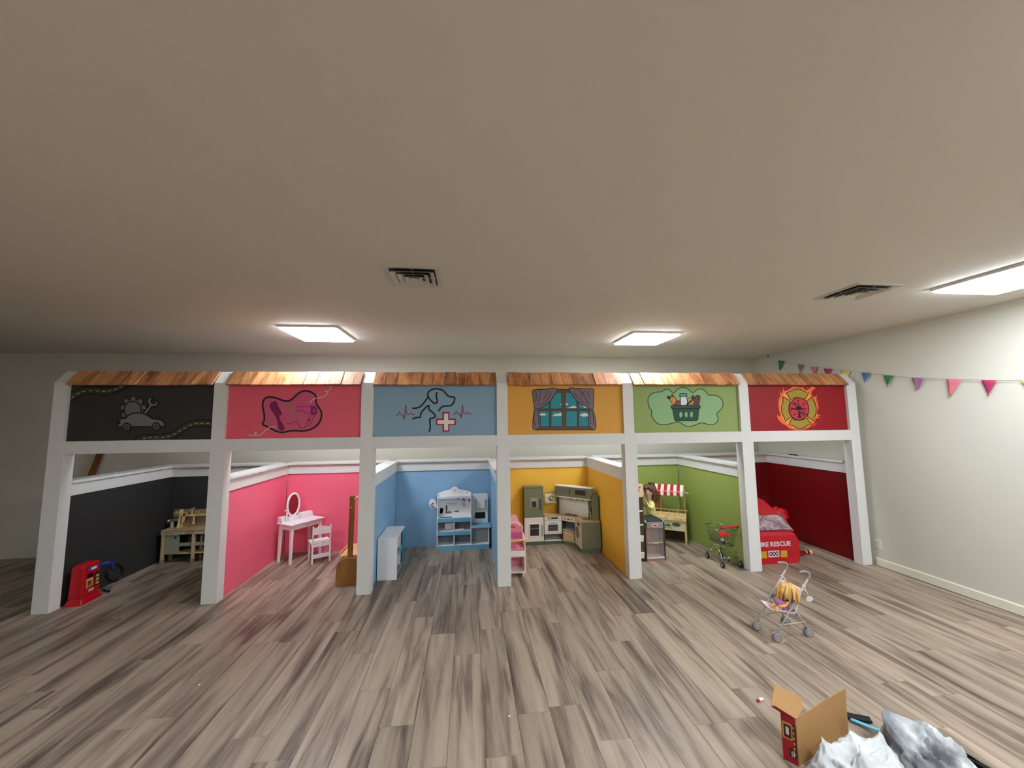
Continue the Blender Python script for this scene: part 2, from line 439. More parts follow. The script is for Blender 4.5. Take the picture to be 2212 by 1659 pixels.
# cedar roof strips, one per booth, of single shingle boards
M_CEDAR = wood((132, 76, 40), (206, 144, 96), (16, 3, 3), 0.6, 0.28, 5, True)
bay = ['gray', 'pink', 'blue', 'yellow', 'green', 'red']
slope = Vector((0, 0.12, 0.142)).normalized(); nrm = Vector((0, -slope.z, slope.y))
for i in range(6):
    x0, x1 = POST_X[i]+PWD/2+0.001, POST_X[i+1]-PWD/2-0.001
    t = thing('roof_strip', 'sloping cedar shingle roof strip above the %s sign' % bay[i], 'roof', (x0, 0, 1.925), 0, 'cedar roof strips')
    p = 0.1125; x = 0.0; W_ = x1-x0; k = 0
    if i == 3 or i == 5: x = -0.0
    while x < W_-0.004:
        wd = min(p, W_-x)
        lo = -0.02+random.uniform(-0.004, 0.004); ln = 0.172+random.uniform(-0.003, 0.003); up = random.uniform(-0.003, 0.004)
        b = B(); g = 0.0022
        base = Vector((0, lo, -0.004))+nrm*up
        q = []
        for u in (x+g, x+wd-g):
            for s_ in (0, ln):
                for h in (0, 0.014):
                    v = base+slope*s_+nrm*h; q.append((u, v.y, v.z))
        b.add(q, [(0,1,3,2),(4,6,7,5),(0,4,5,1),(2,3,7,6),(0,2,6,4),(1,5,7,3)])
        b.obj('shingle', M_CEDAR, t)
        x += wd; k += 1
    B().box(0, W_, 0.055, PD, 0.0, 0.098).obj('batten', M_CEDAR, t)

# half-height booth walls with white caps
WPAINT = {'gray': (52, 50, 50), 'pink': (244, 110, 136), 'blue': (138, 177, 207), 'yellow': (244, 189, 68), 'green': (154, 168, 86), 'red': (116, 2, 6)}
SPAINT = {'gray': (54, 51, 49), 'pink': (240, 97, 114), 'blue': (138, 168, 188), 'yellow': (224, 162, 58), 'green': (146, 164, 92), 'red': (150, 10, 24)}
def wallpaint(c): return paint(c, 0.5, 0.03, 5, 0.04, 150)
def capmat(): return WHITE
def side_wall(i):
    x = POST_X[i] if i < 6 else 7.842
    L_, R_ = (None if i == 0 else bay[i-1]), (bay[i] if i < 6 else None)
    names = {0: 'low booth wall at the left end, dark gray inside, white cap', 6: 'low dark red booth wall along the right room wall, white cap'}
    t = thing('half_wall', names.get(i, 'low dividing wall, %s on the left face and %s on the right, white cap' % (L_, R_)), 'low wall', (x, 0, 0), 0, 'booth dividing walls')
    y0, y1 = PD+0.001, (1.298 if 0 < i < 6 else 1.45)
    B().box(-0.042, 0.042, y0, y1, 0, 1.054).obj('core', WHITE, t)
    for s, c in ((-1, L_), (1, R_)):
        if i == 6 and s == 1: continue
        col = wallpaint(WPAINT[c]) if c else M_WALL
        B().box(min(s*0.042, s*0.048), max(s*0.042, s*0.048), y0, y1, 0, 1.054).obj('painted_face', col, t, label=(c+' painted face') if c else None)
        B().box(min(s*0.048, s*0.059), max(s*0.048, s*0.059), y0, y1, 0.945, 1.054).obj('fascia', WHITE, t, bevel=0.001)
    yc = 0.157 if i == 6 else y0
    ye = 1.272 if 0 < i < 6 else 1.47
    B().box(-0.082, 0.082 if i < 6 else 0.056, yc, ye, 1.054, 1.08).obj('cap', WHITE, t, bevel=0.002)
def back_wall(i):
    c = bay[i]
    x0 = POST_X[i]+0.0485; x1 = (POST_X[i+1] if i < 5 else 7.842)-0.0485
    t = thing('half_wall', 'low %s back wall of the %s booth, white cap' % ('dark gray' if c == 'gray' else c, c), 'low wall', ((x0+x1)/2, 1.3, 0), 0, 'booth back walls')
    h = (x1-x0)/2
    B().box(-h, h, 0.018, 0.12, 0, 1.054).obj('core', WHITE, t)
    B().box(-h, h, 0.012, 0.018, 0, 1.054).obj('painted_face', wallpaint(WPAINT[c]), t, label=c+' painted face')
    B().box(-h+0.0105, h-0.0105, 0.0, 0.012, 0.945, 1.054).obj('fascia', WHITE, t, bevel=0.001)
    B().box(-h-0.0, h+0.0, -0.025, 0.145, 1.0545, 1.0795).obj('cap', WHITE, t, bevel=0.002)
for i in range(7): side_wall(i)
for i in range(6): back_wall(i)

# ------------------------------------------------------------------ painted signs
YS = 0.03
desc = {'gray': 'dark gray sign painted with a car, gear, wrench and winding roads',
        'pink': 'pink sign painted with a comb and hair dryer inside a black outline',
        'blue': 'pale blue sign painted with dog and cat outlines, heartbeat and white cross',
        'yellow': 'yellow sign painted with a curtained window and clouds',
        'green': 'green sign painted with a shopping basket of groceries in a cloud',
        'red': 'red sign painted with a fire fighter cross in flames'}
class Mural:
    def __init__(s, i, ox, oy, w):
        s.k = 2212.0/w; s.ox, s.oy = ox, oy; s.n = 0
        x0, x1 = POST_X[i]+PWD/2, POST_X[i+1]-PWD/2
        s.t = thing('sign_panel', desc[bay[i]], 'painted sign', ((x0+x1)/2, YS, ZBT), 0, 'painted booth signs')
        h = (x1-x0)/2
        B().box(-h, h, 0, 0.02, 0, 0.525).obj('board', wallpaint(SPAINT[bay[i]]), s.t)
        s.c = Vector(((x0+x1)/2, YS, ZBT))
    def pt(s, q):
        v = on_plane(s.ox+q[0]/s.k, s.oy+q[1]/s.k, 1, YS)-s.c
        return (v.x, v.z)
    def lay(s): return -0.0004-0.00025*s.n
    def fill(s, name, polys, rgb, smooth=False):
        s.n += 1
        for p in polys:
            if smooth: p = cr_spline(p, True, 4)
            B().prism([s.pt(q) for q in p], 1, s.lay(), 0).obj(name, paint(rgb, 0.55, 0.04, 30), s.t)
    def line(s, name, lines, wd, rgb, smooth=True, closed=False):
        s.n += 1
        for p in lines:
            b = B()
            if smooth and len(p) > 2: p = cr_spline(p, closed, 5)
            n = len(p); Lf, Rt = [], []
            for i in range(n):
                if closed: a, c = p[i-1], p[(i+1) % n]
                else: a, c = p[max(i-1, 0)], p[min(i+1, n-1)]
                dx, dy = c[0]-a[0], c[1]-a[1]; l = math.hypot(dx, dy) or 1
                nx, ny = -dy/l*wd/2, dx/l*wd/2
                Lf.append(s.pt((p[i][0]+nx, p[i][1]+ny))); Rt.append(s.pt((p[i][0]-nx, p[i][1]-ny)))
            d = s.lay(); m = n
            vs = [(x, d, z) for x, z in Lf]+[(x, d, z) for x, z in Rt]+[(x, 0, z) for x, z in Lf]+[(x, 0, z) for x, z in Rt]
            fs = []
            for i in range(m if closed else m-1):
                j = (i+1) % m
                fs += [(i, j, m+j, m+i), (i, 2*m+i, 2*m+j, j), (m+i, m+j, 3*m+j, 3*m+i)]
            b.add(vs, fs).obj(name, paint(rgb, 0.55, 0.04, 30), s.t)
K_ = (14, 12, 14)
# gray: workshop
m = Mural(0, 110, 790, 380)
r1a = [(236,445),(300,420),(400,370),(520,355),(680,370),(780,350),(900,300),(985,255)]
r1b = [(236,345),(330,300),(430,270),(560,268),(700,280),(800,265),(840,252)]
r2a = [(1050,935),(1090,895),(1170,870),(1300,865),(1430,860),(1520,835),(1620,765),(1720,705),(1850,685),(2015,685)]
r2b = [(1500,930),(1560,910),(1640,850),(1730,790),(1830,765),(2015,765)]
m.fill('painted_road', [cr_spline(r1a)+cr_spline(r1b)[::-1], cr_spline(r2a)+cr_spline(r2b)[::-1]+[(1500, 935)]], (62, 58, 50))
m.line('road_edge', [r1a, r1b, r2a, r2b], 15, K_)
d1 = [(275,395,-35),(345,350,-30),(410,325,-10),(500,315,0),(590,318,2),(665,322,-3),(740,316,-12),(815,296,-25),(885,262,-25)]
d2 = [(1180,912,-15),(1250,902,-5),(1330,900,0),(1410,902,0),(1485,885,-15),(1555,860,-22),(1620,822,-32),(1685,785,-25),(1755,748,-20),(1830,728,-5),(1900,725,0),(1975,725,0)]
m.line('lane_dash', [[(x-22*math.cos(R(a)), y-22*math.sin(R(a))), (x+22*math.cos(R(a)), y+22*math.sin(R(a)))] for x, y, a in d1+d2], 9, (190, 182, 96), False)
gear = []
for k in range(9):
    a = k*40-90
    for da, rr in ((-15, 128), (-10, 168), (10, 168), (15, 128)):
        gear.append((1037+rr*math.cos(R(a+da)), 550+rr*math.sin(R(a+da))))
m.fill('painted_gear', [gear], (112, 110, 108)); m.line('gear_outline', [gear+[gear[0]]], 14, K_, False)
m.line('gear_ring', [arc(1030, 555, 108, 108)], 15, K_, True, True)
wr = [(1165,590),(1200,545),(1235,500),(1215,455),(1222,420),(1250,398),(1287,402),(1262,438),(1275,475),(1310,470),(1328,432),(1346,462),(1338,495),(1305,515),(1272,515),(1240,560),(1205,610)]
m.fill('painted_wrench', [wr], (124, 121, 118)); m.line('wrench_outline', [wr], 14, K_, True)
car = [(840,690),(870,672),(940,660),(975,625),(1030,600),(1100,592),(1180,605),(1250,645),(1285,668),(1360,675),(1410,695),(1430,730),(1426,765),(1300,766),(1100,766),(950,768),(842,765)]
m.fill('painted_car', [car], (122, 119, 116)); m.line('car_outline', [car+[car[0]]], 15, K_, False)
m.fill('car_wheel', [arc(957, 770, 56, 54), arc(1327, 765, 56, 54)], K_)
m.fill('wheel_rim', [arc(957, 770, 40, 38), arc(1327, 765, 40, 38)], (112, 110, 108))
m.fill('wheel_hub', [arc(957, 770, 24, 23), arc(1327, 765, 24, 23)], K_)
m.fill('hub_centre', [arc(957, 770, 11, 11), arc(1327, 765, 11, 11)], (112, 110, 108))
m.fill('tail_lamp', [[(845,692),(875,700),(878,730),(845,742)]], K_)
# pink: salon
m = Mural(1, 470, 790, 330)
blob = [(655,850),(675,790),(675,700),(655,600),(660,520),(700,465),(780,455),(870,475),(950,505),(1030,510),(1090,475),(1160,410),(1240,368),(1320,370),(1390,405),(1425,450),(1425,540),(1470,610),(1505,690),(1490,790),(1430,870),(1340,925),(1230,945),(1100,940),(1000,955),(920,965),(830,940),(760,900)]
m.fill('painted_cloud', [blob], (216, 92, 124), True); m.line('cloud_outline', [blob], 25, K_, True, True)
comb = [(755,570),(780,530),(840,510),(860,530),(880,590),(920,660),(932,705),(900,730),(905,780),(950,850),(970,905),(950,937),(910,940),(885,905),(865,800),(840,740),(790,660),(755,600)]
m.fill('painted_comb', [comb], (132, 24, 84), True)
m.line('comb_tooth', [[(812+15*k, 562+22*k), (864+9.5*k, 548+21*k)] for k in range(8)], 6, (86, 12, 54), False)
dry = [(1138,588),(1240,600),(1350,580),(1358,695),(1300,690),(1220,650),(1135,650)]
m.fill('painted_dryer', [dry], (222, 78, 150)); m.line('dryer_outline', [dry+[dry[0]]], 8, (138, 26, 88), False)
m.fill('dryer_back', [[(1355,580),(1410,585),(1440,610),(1440,700),(1380,715),(1345,700)]], (132, 24, 88))
m.fill('dryer_vent', [[(1382,622),(1418,622),(1414,680),(1378,678)]], (176, 66, 122))
hnd = [(1412,712),(1385,760),(1350,840),(1290,882),(1272,868),(1300,828),(1328,790),(1340,712)]
m.fill('dryer_handle', [hnd], (212, 84, 128)); m.line('dryer_handle_outline', [hnd], 8, (138, 26, 88), False)
m.fill('dryer_switch', [arc(1325, 785, 17, 20)], (132, 24, 84))
m.line('dryer_cord', [[(1280,880),(1230,905),(1190,880),(1160,815),(1110,810),(1060,840),(1020,840),(1010,825)]], 9, (138, 26, 88))
sp = [(1085+(14+3.0*k)*math.cos(k*0.55), 605+(12+2.4*k)*math.sin(k*0.55)) for k in range(20)]
m.line('air_swirl', [sp, [(1040,650),(1070,680),(1100,655),(1085,700),(1050,690)]], 6, (172, 148, 136))
m.line('hair_strand', [[(450,1000),(490,1015),(545,1005),(570,975),(550,968),(540,995),(580,1015),(640,990),(700,930),(760,890),(830,885),(840,900)],
                       [(1640,295),(1630,345),(1590,372),(1565,375),(1570,358),(1590,370),(1585,410),(1545,445),(1470,465),(1400,480),(1360,510),(1340,540)]], 11, (230, 208, 198))
# blue: vet
m = Mural(2, 780, 790, 310)
m.line('dog_outline', [[(790,655),(860,650),(920,625),(970,570),(1035,480)], [(1040,490),(1025,440),(1050,395),(1100,365),(1170,355),(1250,375),(1290,410),(1335,460),(1390,480),(1440,490),(1440,530),(1420,580),(1380,615),(1320,620),(1265,625),(1225,655),(1195,702)],
                       [(1035,480),(1070,530),(1120,575),(1150,578),(1175,550),(1160,480),(1160,440),(1175,408)]], 24, K_)
m.line('cat_outline', [[(790,820),(850,800),(910,790),(920,740),(950,695),(1000,640),(1045,615),(1045,670),(1090,710),(1135,755),(1135,790),(1100,810),(1060,820),(1065,900),(1065,960),(1050,1018)]], 24, K_)
m.line('heartbeat', [[(535,760),(565,760),(590,705),(615,755),(650,765),(665,825),(690,605),(710,755),(740,755),(765,725),(795,755),(820,755)],
                     [(1425,745),(1450,740),(1470,695),(1490,740),(1525,750),(1540,805),(1565,600),(1585,740),(1610,745),(1640,715),(1665,745),(1700,745)]], 15, (152, 54, 74), False)
def cross(x0, x1, y0, y1, X0, X1, Y0, Y1): return [(x0,Y0),(x1,Y0),(x1,y0),(X1,y0),(X1,y1),(x1,y1),(x1,Y1),(x0,Y1),(x0,y1),(X0,y1),(X0,y0),(x0,y0)]
m.fill('cross_border', [cross(1253, 1362, 812, 917, 1153, 1462, 712, 1017)], (160, 40, 54))
m.fill('painted_cross', [cross(1280, 1342, 838, 897, 1178, 1436, 738, 996)], (240, 230, 222))
# yellow: house window
m = Mural(3, 1070, 790, 300)
m.fill('frame_outline', [[(660,370),(1500,370),(1510,960),(1572,1028),(640,1030),(690,960)]], K_)
m.fill('painted_frame', [[(690,384),(1485,384),(1500,970),(1555,1015),(660,1018),(700,970)]], (106, 70, 40))
pan = [(710,436,850,682),(882,430,1052,682),(1118,430,1292,682),(1328,436,1490,682),(700,720,858,968),(892,720,1060,968),(1130,720,1302,968),(1334,720,1484,968)]
m.fill('pane_outline', [[(a-8,b-8),(c+8,b-8),(c+8,d+8),(a-8,d+8)] for a, b, c, d in pan], K_)
m.fill('painted_pane', [[(a,b),(c,b),(c,d),(a,d)] for a, b, c, d in pan], (40, 140, 152))
m.fill('painted_cloud', [arc(757, 777, 52, 18), [(905,798),(950,765),(1000,765),(1050,745),(1055,802)], [(1337,790),(1380,765),(1425,752),(1478,775),(1478,800),(1410,812)],
                         [(1150,676),(1200,655),(1240,640),(1290,655),(1290,676)], arc(1137, 613, 18, 14), [(1390,640),(1440,655),(1480,676),(1420,670)], arc(1044, 616, 7, 10)], (236, 226, 224))
cu = [[(590,400),(610,382),(700,382),(780,378),(850,362),(930,355),(985,362),(980,405),(920,500),(850,590),(780,640),(690,685),(625,685),(605,560)],
      [(618,720),(690,722),(715,830),(716,950),(680,1010),(620,1025),(595,990),(600,860)],
      [(1175,352),(1260,357),(1350,362),(1450,367),(1560,365),(1570,400),(1565,560),(1555,690),(1490,680),(1400,630),(1300,560),(1220,460),(1180,395)],
      [(1495,712),(1562,712),(1590,830),(1605,960),(1590,1015),(1545,1015),(1485,950),(1480,850)]]
m.fill('painted_curtain', cu, (126, 106, 114)); m.line('curtain_outline', [c+[c[0]] for c in cu], 11, K_, False)
m.fill('curtain_tie', [[(610,690),(690,685),(695,710),(615,726)], [(1480,680),(1565,688),(1570,712),(1490,708)]], (112, 92, 100))
m.line('curtain_fold', [[(640,400),(655,470),(640,570)], [(700,400),(715,460),(680,570)], [(850,380),(800,480),(760,530)], [(890,430),(850,510),(780,590),(720,630)], [(715,590),(660,650)],
                        [(1480,390),(1475,450),(1500,510)], [(1420,390),(1405,450),(1440,530),(1500,600)], [(1320,370),(1370,430),(1375,500)], [(1250,430),(1320,510),(1420,600)], [(1440,580),(1490,640)],
                        [(625,745),(615,860),(640,960)], [(665,745),(690,850),(690,930)], [(1545,735),(1560,850),(1560,940)], [(1510,740),(1505,850),(1520,930)]], 8, K_)
# green: market
m = Mural(4, 1340, 790, 290)
cl = [(455,580),(470,510),(530,455),(600,435),(670,430),(740,390),(790,390),(850,435),(885,450),(940,390),(1010,362),(1090,372),(1150,415),(1195,445),(1250,405),(1310,382),(1370,395),(1420,440),(1455,485),(1540,485),(1620,510),(1680,580),(1690,650),(1660,720),(1600,770),(1590,810),(1610,860),(1590,930),(1540,965),(1460,970),(1380,950),(1310,945),(1230,980),(1140,1000),(1060,985),(990,940),(930,925),(850,950),(740,970),(630,960),(560,900),(515,820),(515,740),(475,680)]
m.fill('painted_cloud', [cl], (146, 184, 130), True); m.line('cloud_outline', [cl], 12, K_, True, True)
m.fill('carrot_outline', [[(803,560),(830,505),(895,505),(927,560),(920,620),(875,660)], [(1090,545),(1165,520),(1232,600),(1150,655)]], K_)
m.fill('painted_carrot', [[(815,560),(840,517),(890,517),(915,560),(910,610),(875,645)], [(1102,548),(1160,532),(1220,600),(1150,645)]], (232, 142, 44))
m.fill('painted_leaf', [arc(795, 522, 27, 30), [(832,468),(878,470),(865,505),(845,508)], [(1165,500),(1200,480),(1212,490),(1190,540)]], (24, 34, 26))
m.fill('tomato_outline', [arc(955, 628, 54, 56)], K_); m.fill('painted_tomato', [arc(955, 628, 43, 45)], (158, 56, 46))
m.fill('bottle_outline', [[(975,455),(1098,455),(1100,510),(1090,520),(1110,585),(1100,655),(985,655),(980,520),(972,500)]], K_)
m.fill('painted_bottle', [[(992,515),(1080,515),(1098,585),(1088,650),(997,650)]], (234, 232, 228)); m.fill('bottle_cap', [[(985,468),(1090,468),(1088,503),(987,503)]], (92, 160, 184))
m.fill('bread_outline', [[(1195,655),(1232,505),(1262,482),(1302,486),(1318,520),(1305,610),(1288,655)]], K_)
m.fill('painted_bread', [[(1207,650),(1242,512),(1270,494),(1297,497),(1306,525),(1294,606),(1278,650)]], (112, 66, 56))
m.line('bread_slash', [[(1250+4*k, 625-32*k), (1282+4*k, 612-32*k)] for k in range(4)], 8, (40, 20, 18), False)
m.fill('basket_handle', [[(1065,655),(1105,655),(1225,540),(1225,505),(1195,515),(1170,560)]], (20, 40, 38))
m.fill('basket_outline', [[(828,675),(845,648),(1305,645),(1322,672),(1310,708),(1296,712),(1280,885),(1252,912),(915,916),(888,885),(856,712),(838,705)]], K_)
m.fill('painted_basket', [[(862,716),(1290,712),(1268,876),(1246,900),(922,904),(900,878)]], (22, 78, 56)); m.fill('basket_rim', [[(842,676),(852,660),(1300,657),(1310,674),(1302,696),(850,700)]], (24, 84, 60))
m.fill('basket_slot', [arc(993, 808, 24, 46), arc(1082, 806, 24, 46), arc(1168, 804, 24, 46)], (146, 184, 130))
# red: fire station
m = Mural(5, 1590, 790, 290)
fl = [(780,350),(790,420),(860,400),(930,350),(985,345),(1075,362),(1100,345),(1120,390),(1180,405),(1240,348),(1310,370),(1255,410),(1240,470),(1285,520),(1330,490),(1320,580),(1350,640),(1355,700),(1330,790),(1400,818),(1330,835),(1385,850),(1320,870),(1290,930),(1250,970),(1200,1020),(1080,1056),(980,1056),(880,1030),(820,980),(760,950),(700,890),(690,820),(738,832),(715,760),(700,680),(700,560),(730,500),(725,420),(755,460)]
m.line('flame_tip', [[(1250,1000),(1330,940),(1290,985)], [(680,800),(690,860),(740,900)], [(1300,700),(1340,560),(1340,660)], [(720,900),(790,965),(830,960)], [(1180,350),(1190,400),(1220,430)]], 16, (206, 84, 44))
m.fill('painted_flame', [fl], (236, 112, 50), True)
m.fill('flame_core', [[(800,440),(900,400),(1000,380),(1100,385),(1200,440),(1240,560),(1290,700),(1270,850),(1180,990),(1050,1045),(900,1000),(780,900),(730,760),(730,600)]], (246, 146, 66), True)
arms = [[(825,445),(900,420),(960,390),(1020,385),(1080,395),(1130,430),(1198,440),(1130,560),(1085,535),(1020,525),(960,530),(900,560)],
        [(768,512),(892,580),(872,640),(866,710),(876,780),(908,840),(808,918),(790,850),(750,770),(745,680),(770,600)],
        [(1248,513),(1160,590),(1190,650),(1197,710),(1187,790),(1170,840),(1287,908),(1290,850),(1315,780),(1320,700),(1295,610),(1260,550)],
        [(920,858),(868,977),(950,990),(1000,1030),(1060,1042),(1120,1020),(1170,980),(1242,967),(1160,858),(1100,890),(1030,900),(960,890)]]
m.fill('painted_cross', arms, (164, 140, 48)); m.line('cross_outline', [a+[a[0]] for a in arms], 14, (52, 10, 14), False)
m.fill('badge_ring', [arc(1033, 712, 170, 192)], (44, 8, 14)); m.fill('painted_badge', [arc(1033, 712, 155, 177)], (196, 48, 62))
m.fill('badge_tools', [arc(1028, 690, 45, 32), [(975,715),(1085,700),(1100,722),(975,735)], [(1020,740),(1058,740),(1060,825),(1084,858),(1008,860),(1024,825)], [(908,668),(925,700),(985,695),(985,720),(925,722),(912,756),(905,750)]], (28, 12, 16))
m.line('badge_mark', [[(1022,572),(1022,650)], [(1000,570),(1045,568)], [(1090,660),(1125,625)], [(1085,615),(1120,622)], [(1075,700),(1160,708)], [(1075,715),(1140,745)], [(920,610),(985,665)], [(945,590),(1000,640)], [(930,640),(965,612)], [(960,660),(990,634)],
                      [(985,770),(945,822)], [(1065,760),(1120,835)], [(1085,745),(1150,808)], [(1075,790),(1110,760)], [(1100,815),(1135,788)]], 12, (28, 12, 16), False)

# ------------------------------------------------------------------ bunting on the right wall
t = thing('bunting', 'string of coloured triangular pennants strung along the right wall', 'bunting', (7.88, 1.257, 2.448))
pts = [(1.257,2.448),(1.06,2.372),(0.86,2.300),(0.66,2.245),(0.47,2.193),(0.29,2.144),(0.09,2.093),(-0.14,2.040),(-0.36,1.986),(-0.62,1.932),(-0.90,1.890),(-1.13,1.857),(-1.4,1.836),(-1.75,1.830),(-2.2,1.85),(-2.8,1.92),(-3.4,2.03)]
M_STR = paint((176, 168, 148), 0.7)
B().tube([(0, y-1.257, z-2.448) for y, z in cr_spline(pts, False, 3)], 0.0016, 5).obj('string', M_STR, t)
B().tube([(0.004, y-1.257, z-2.4485-0.006*abs(math.sin(3*y))) for y, z in cr_spline(pts[7:], False, 3)], 0.0012, 5).obj('string', M_STR, t)
B().box(-0.006, 0.02, -0.006, 0.006, -0.004, 0.028).obj('fixing_hook', GREY_PL, t)
FC = {'green': (64, 128, 84), 'mauve': (158, 108, 140), 'salmon': (220, 118, 130), 'crimson': (176, 54, 98), 'yellow': (226, 196, 106), 'blue': (88, 116, 166)}
flags = [('green',1.066,2.370,.969,2.346,1.051,2.227),('mauve',.759,2.267,.672,2.249,.731,2.148),('salmon',.572,2.21,.474,2.193,.527,2.08),('crimson',.39,2.165,.292,2.144,.351,2.03),('yellow',.182,2.115,.071,2.087,.14,1.975),
         ('blue',-.056,2.057,-.15,2.038,-.079,1.941),('green',-.276,2.002,-.372,1.984,-.30,1.872),('mauve',-.529,1.946,-.634,1.93,-.571,1.823),('salmon',-.805,1.903,-.909,1.888,-.818,1.745),('crimson',-1.039,1.87,-1.134,1.856,-1.07,1.729),
         ('yellow',-1.27,1.841,-1.37,1.838,-1.32,1.71),('blue',-1.52,1.834,-1.62,1.832,-1.57,1.70),('green',-1.80,1.832,-1.90,1.836,-1.86,1.70)]
for c, ya, za, yb, zb, yt, zt in flags:
    rows = []
    for i in range(6):
        f = i/5
        row_ = []
        for k in range(5):
            g = k/4
            y = (ya+(yb-ya)*g)*(1-f*0.97)+yt*f*0.97; z = (za+(zb-za)*g)*(1-f*0.97)+zt*f*0.97
            row_.append((-0.004-0.010*f*math.sin(3*g+ya*7), y-1.257, z-2.448))
        rows.append(row_)
    B().grid(rows).obj('pennant', paint(FC[c], 0.75, 0.06, 40), t, smooth=True, label=c+' pennant', solid=0.0012)

# ================================================================== GRAY BOOTH: workshop
def card(b_, name, mat, parent, **k): return b_.obj(name, mat, parent, **k)
# toy petrol pump
RED_PL = paint((186, 12, 26), 0.35, 0.04, 30)
t = thing('toy_fuel_pump', 'red plastic toy petrol pump at the front of the gray booth', 'toy', (0.145, 0.215, 0), R(4))
def tapered(b, x0, x1, y0, y1, z0, z1, ix, iy):
    return b.add([(x0,y0,z0),(x1,y0,z0),(x1,y1,z0),(x0,y1,z0),(x0+ix,y0+iy,z1),(x1-ix,y0+iy,z1),(x1-ix,y1-iy,z1),(x0+ix,y1-iy,z1)],
                 [(0,3,2,1),(4,5,6,7),(0,1,5,4),(1,2,6,5),(2,3,7,6),(3,0,4,7)])
tapered(B(), -0.074, 0.066, -0.108, 0.108, 0.0, 0.052, 0.016, 0.020).obj('base', RED_PL, t, bevel=0.008)
tapered(B(), -0.060, 0.052, -0.090, 0.090, 0.050, 0.318, 0.006, 0.006).obj('body', RED_PL, t, bevel=0.010)
tapered(B(), -0.050, 0.044, -0.080, 0.080, 0.316, 0.334, 0.010, 0.012).obj('top', RED_PL, t, bevel=0.006)
YEL_ST = paint((206, 170, 92), 0.5)
def onface(y0, y1, z0, z1, name, mat, d=0.0022, lift=0.0):
    xf = lambda z: 0.0525-0.006*(z-0.05)/0.268+lift
    B().add([(xf(z0)-0.004,y0,z0),(xf(z0)-0.004,y1,z0),(xf(z1)-0.004,y1,z1),(xf(z1)-0.004,y0,z1),(xf(z0)+d,y0,z0),(xf(z0)+d,y1,z0),(xf(z1)+d,y1,z1),(xf(z1)+d,y0,z1)],
            [(0,3,2,1),(4,5,6,7),(0,1,5,4),(1,2,6,5),(2,3,7,6),(3,0,4,7)]).obj(name, mat, t)
onface(-0.045, 0.060, 0.268, 0.296, 'badge', paint((70, 84, 160), 0.4))
onface(-0.018, 0.036, 0.272, 0.292, 'badge_emblem', paint((226, 226, 226), 0.4), 0.0036)
onface(-0.052, 0.010, 0.208, 0.244, 'window', paint((34, 10, 14), 0.4))
onface(-0.056, 0.004, 0.128, 0.204, 'price_panel', YEL_ST)
onface(-0.048, -0.010, 0.146, 0.186, 'price_picture', paint((120, 66, 50), 0.5), 0.0034)
onface(-0.050, 0.0, 0.132, 0.138, 'price_line', BLACK, 0.0034)
onface(0.030, 0.074, 0.116, 0.238, 'key_strip', paint((28, 22, 20), 0.5))
for z in (0.128, 0.160, 0.192): onface(0.036, 0.066, z, z+0.020, 'key', YEL_ST, 0.0042)
onface(-0.030, 0.020, 0.090, 0.108, 'label', paint((226, 170, 170), 0.5))
# the hose and blue nozzle at the side of the pump
BLUE_PL = paint((34, 48, 132), 0.35)
B().tube(cr_spline([(0.02,0.10,0.27),(0.055,0.125,0.28),(0.075,0.165,0.262),(0.078,0.18,0.22)], False, 5), 0.017, 10).obj('nozzle', BLUE_PL, t, smooth=True)
B().tube(cr_spline([(0.078,0.17,0.245),(0.085,0.235,0.222),(0.09,0.282,0.155),(0.085,0.268,0.098),(0.075,0.215,0.082),(0.065,0.165,0.112),(0.06,0.138,0.165),(0.065,0.14,0.215)], False, 6), 0.012, 9).obj('hose', paint((16, 16, 20), 0.4), t, smooth=True)
B().tube(cr_spline([(0.06,0.145,0.21),(0.075,0.19,0.165),(0.08,0.235,0.135)], False, 4), 0.003, 6).obj('trigger_wire', CHROME, t, smooth=True)
B().tube(cr_spline([(0.05,0.118,0.05),(0.07,0.145,0.02),(0.075,0.17,0.012)], False, 4), 0.010, 8).obj('hose_end', paint((16, 16, 20), 0.4), t, smooth=True)

# work bench
t = thing('toy_workbench', 'wooden toy workbench with tools in the back of the gray booth', 'toy', (0.105, 1.115, 0))
BW = wood((150, 116, 80), (190, 158, 118)); BP = wood((178, 152, 112), (212, 188, 148)); SAGE = paint((150, 152, 128), 0.5, 0.05)
for x, y in ((0.017, 0.017), (0.335, 0.017), (0.69, 0.017), (0.017, 0.15), (0.335, 0.158), (0.69, 0.158)):
    B().box(x-0.014, x+0.014, y-0.014, y+0.014, 0.045, 0.345).obj('leg', BP, t, bevel=0.002)
    B().box(x-0.016, x+0.016, y-0.016, y+0.016, 0, 0.045).obj('leg_foot', paint((150, 128, 104), 0.5), t, bevel=0.002)
B().box(-0.004, 0.72, -0.004, 0.17, 0.352, 0.372).obj('worktop', BW, t, bevel=0.002)
B().box(-0.002, 0.25, 0.0, 0.014, 0.318, 0.352).obj('apron', paint((186, 178, 166), 0.5), t)
B().box(0.25, 0.345, 0.0, 0.014, 0.318, 0.352).obj('apron', BW, t)
B().box(0.349, 0.72, 0.0, 0.014, 0.316, 0.352).obj('apron', paint((186, 178, 166), 0.5), t)
for i in range(8): B().box(0.042+0.018*i+(0.025 if i > 5 else 0), 0.052+0.018*i+(0.025 if i > 5 else 0), -0.001, 0.002, 0.331, 0.338).obj('ruler_mark', BLACK, t)
B().box(0.032, 0.185, 0.012, 0.022, 0.108, 0.316).obj('door_panel', SAGE, t)
B().cyl((0.145, 0.008, 0.285), (0.145, 0.013, 0.285), 0.011, None, 16).obj('finger_hole', BLACK, t)
B().box(0.02, 0.34, 0.02, 0.16, 0.098, 0.108).box(0.34, 0.70, 0.02, 0.16, 0.098, 0.108).obj('bottom_shelf', BP, t)
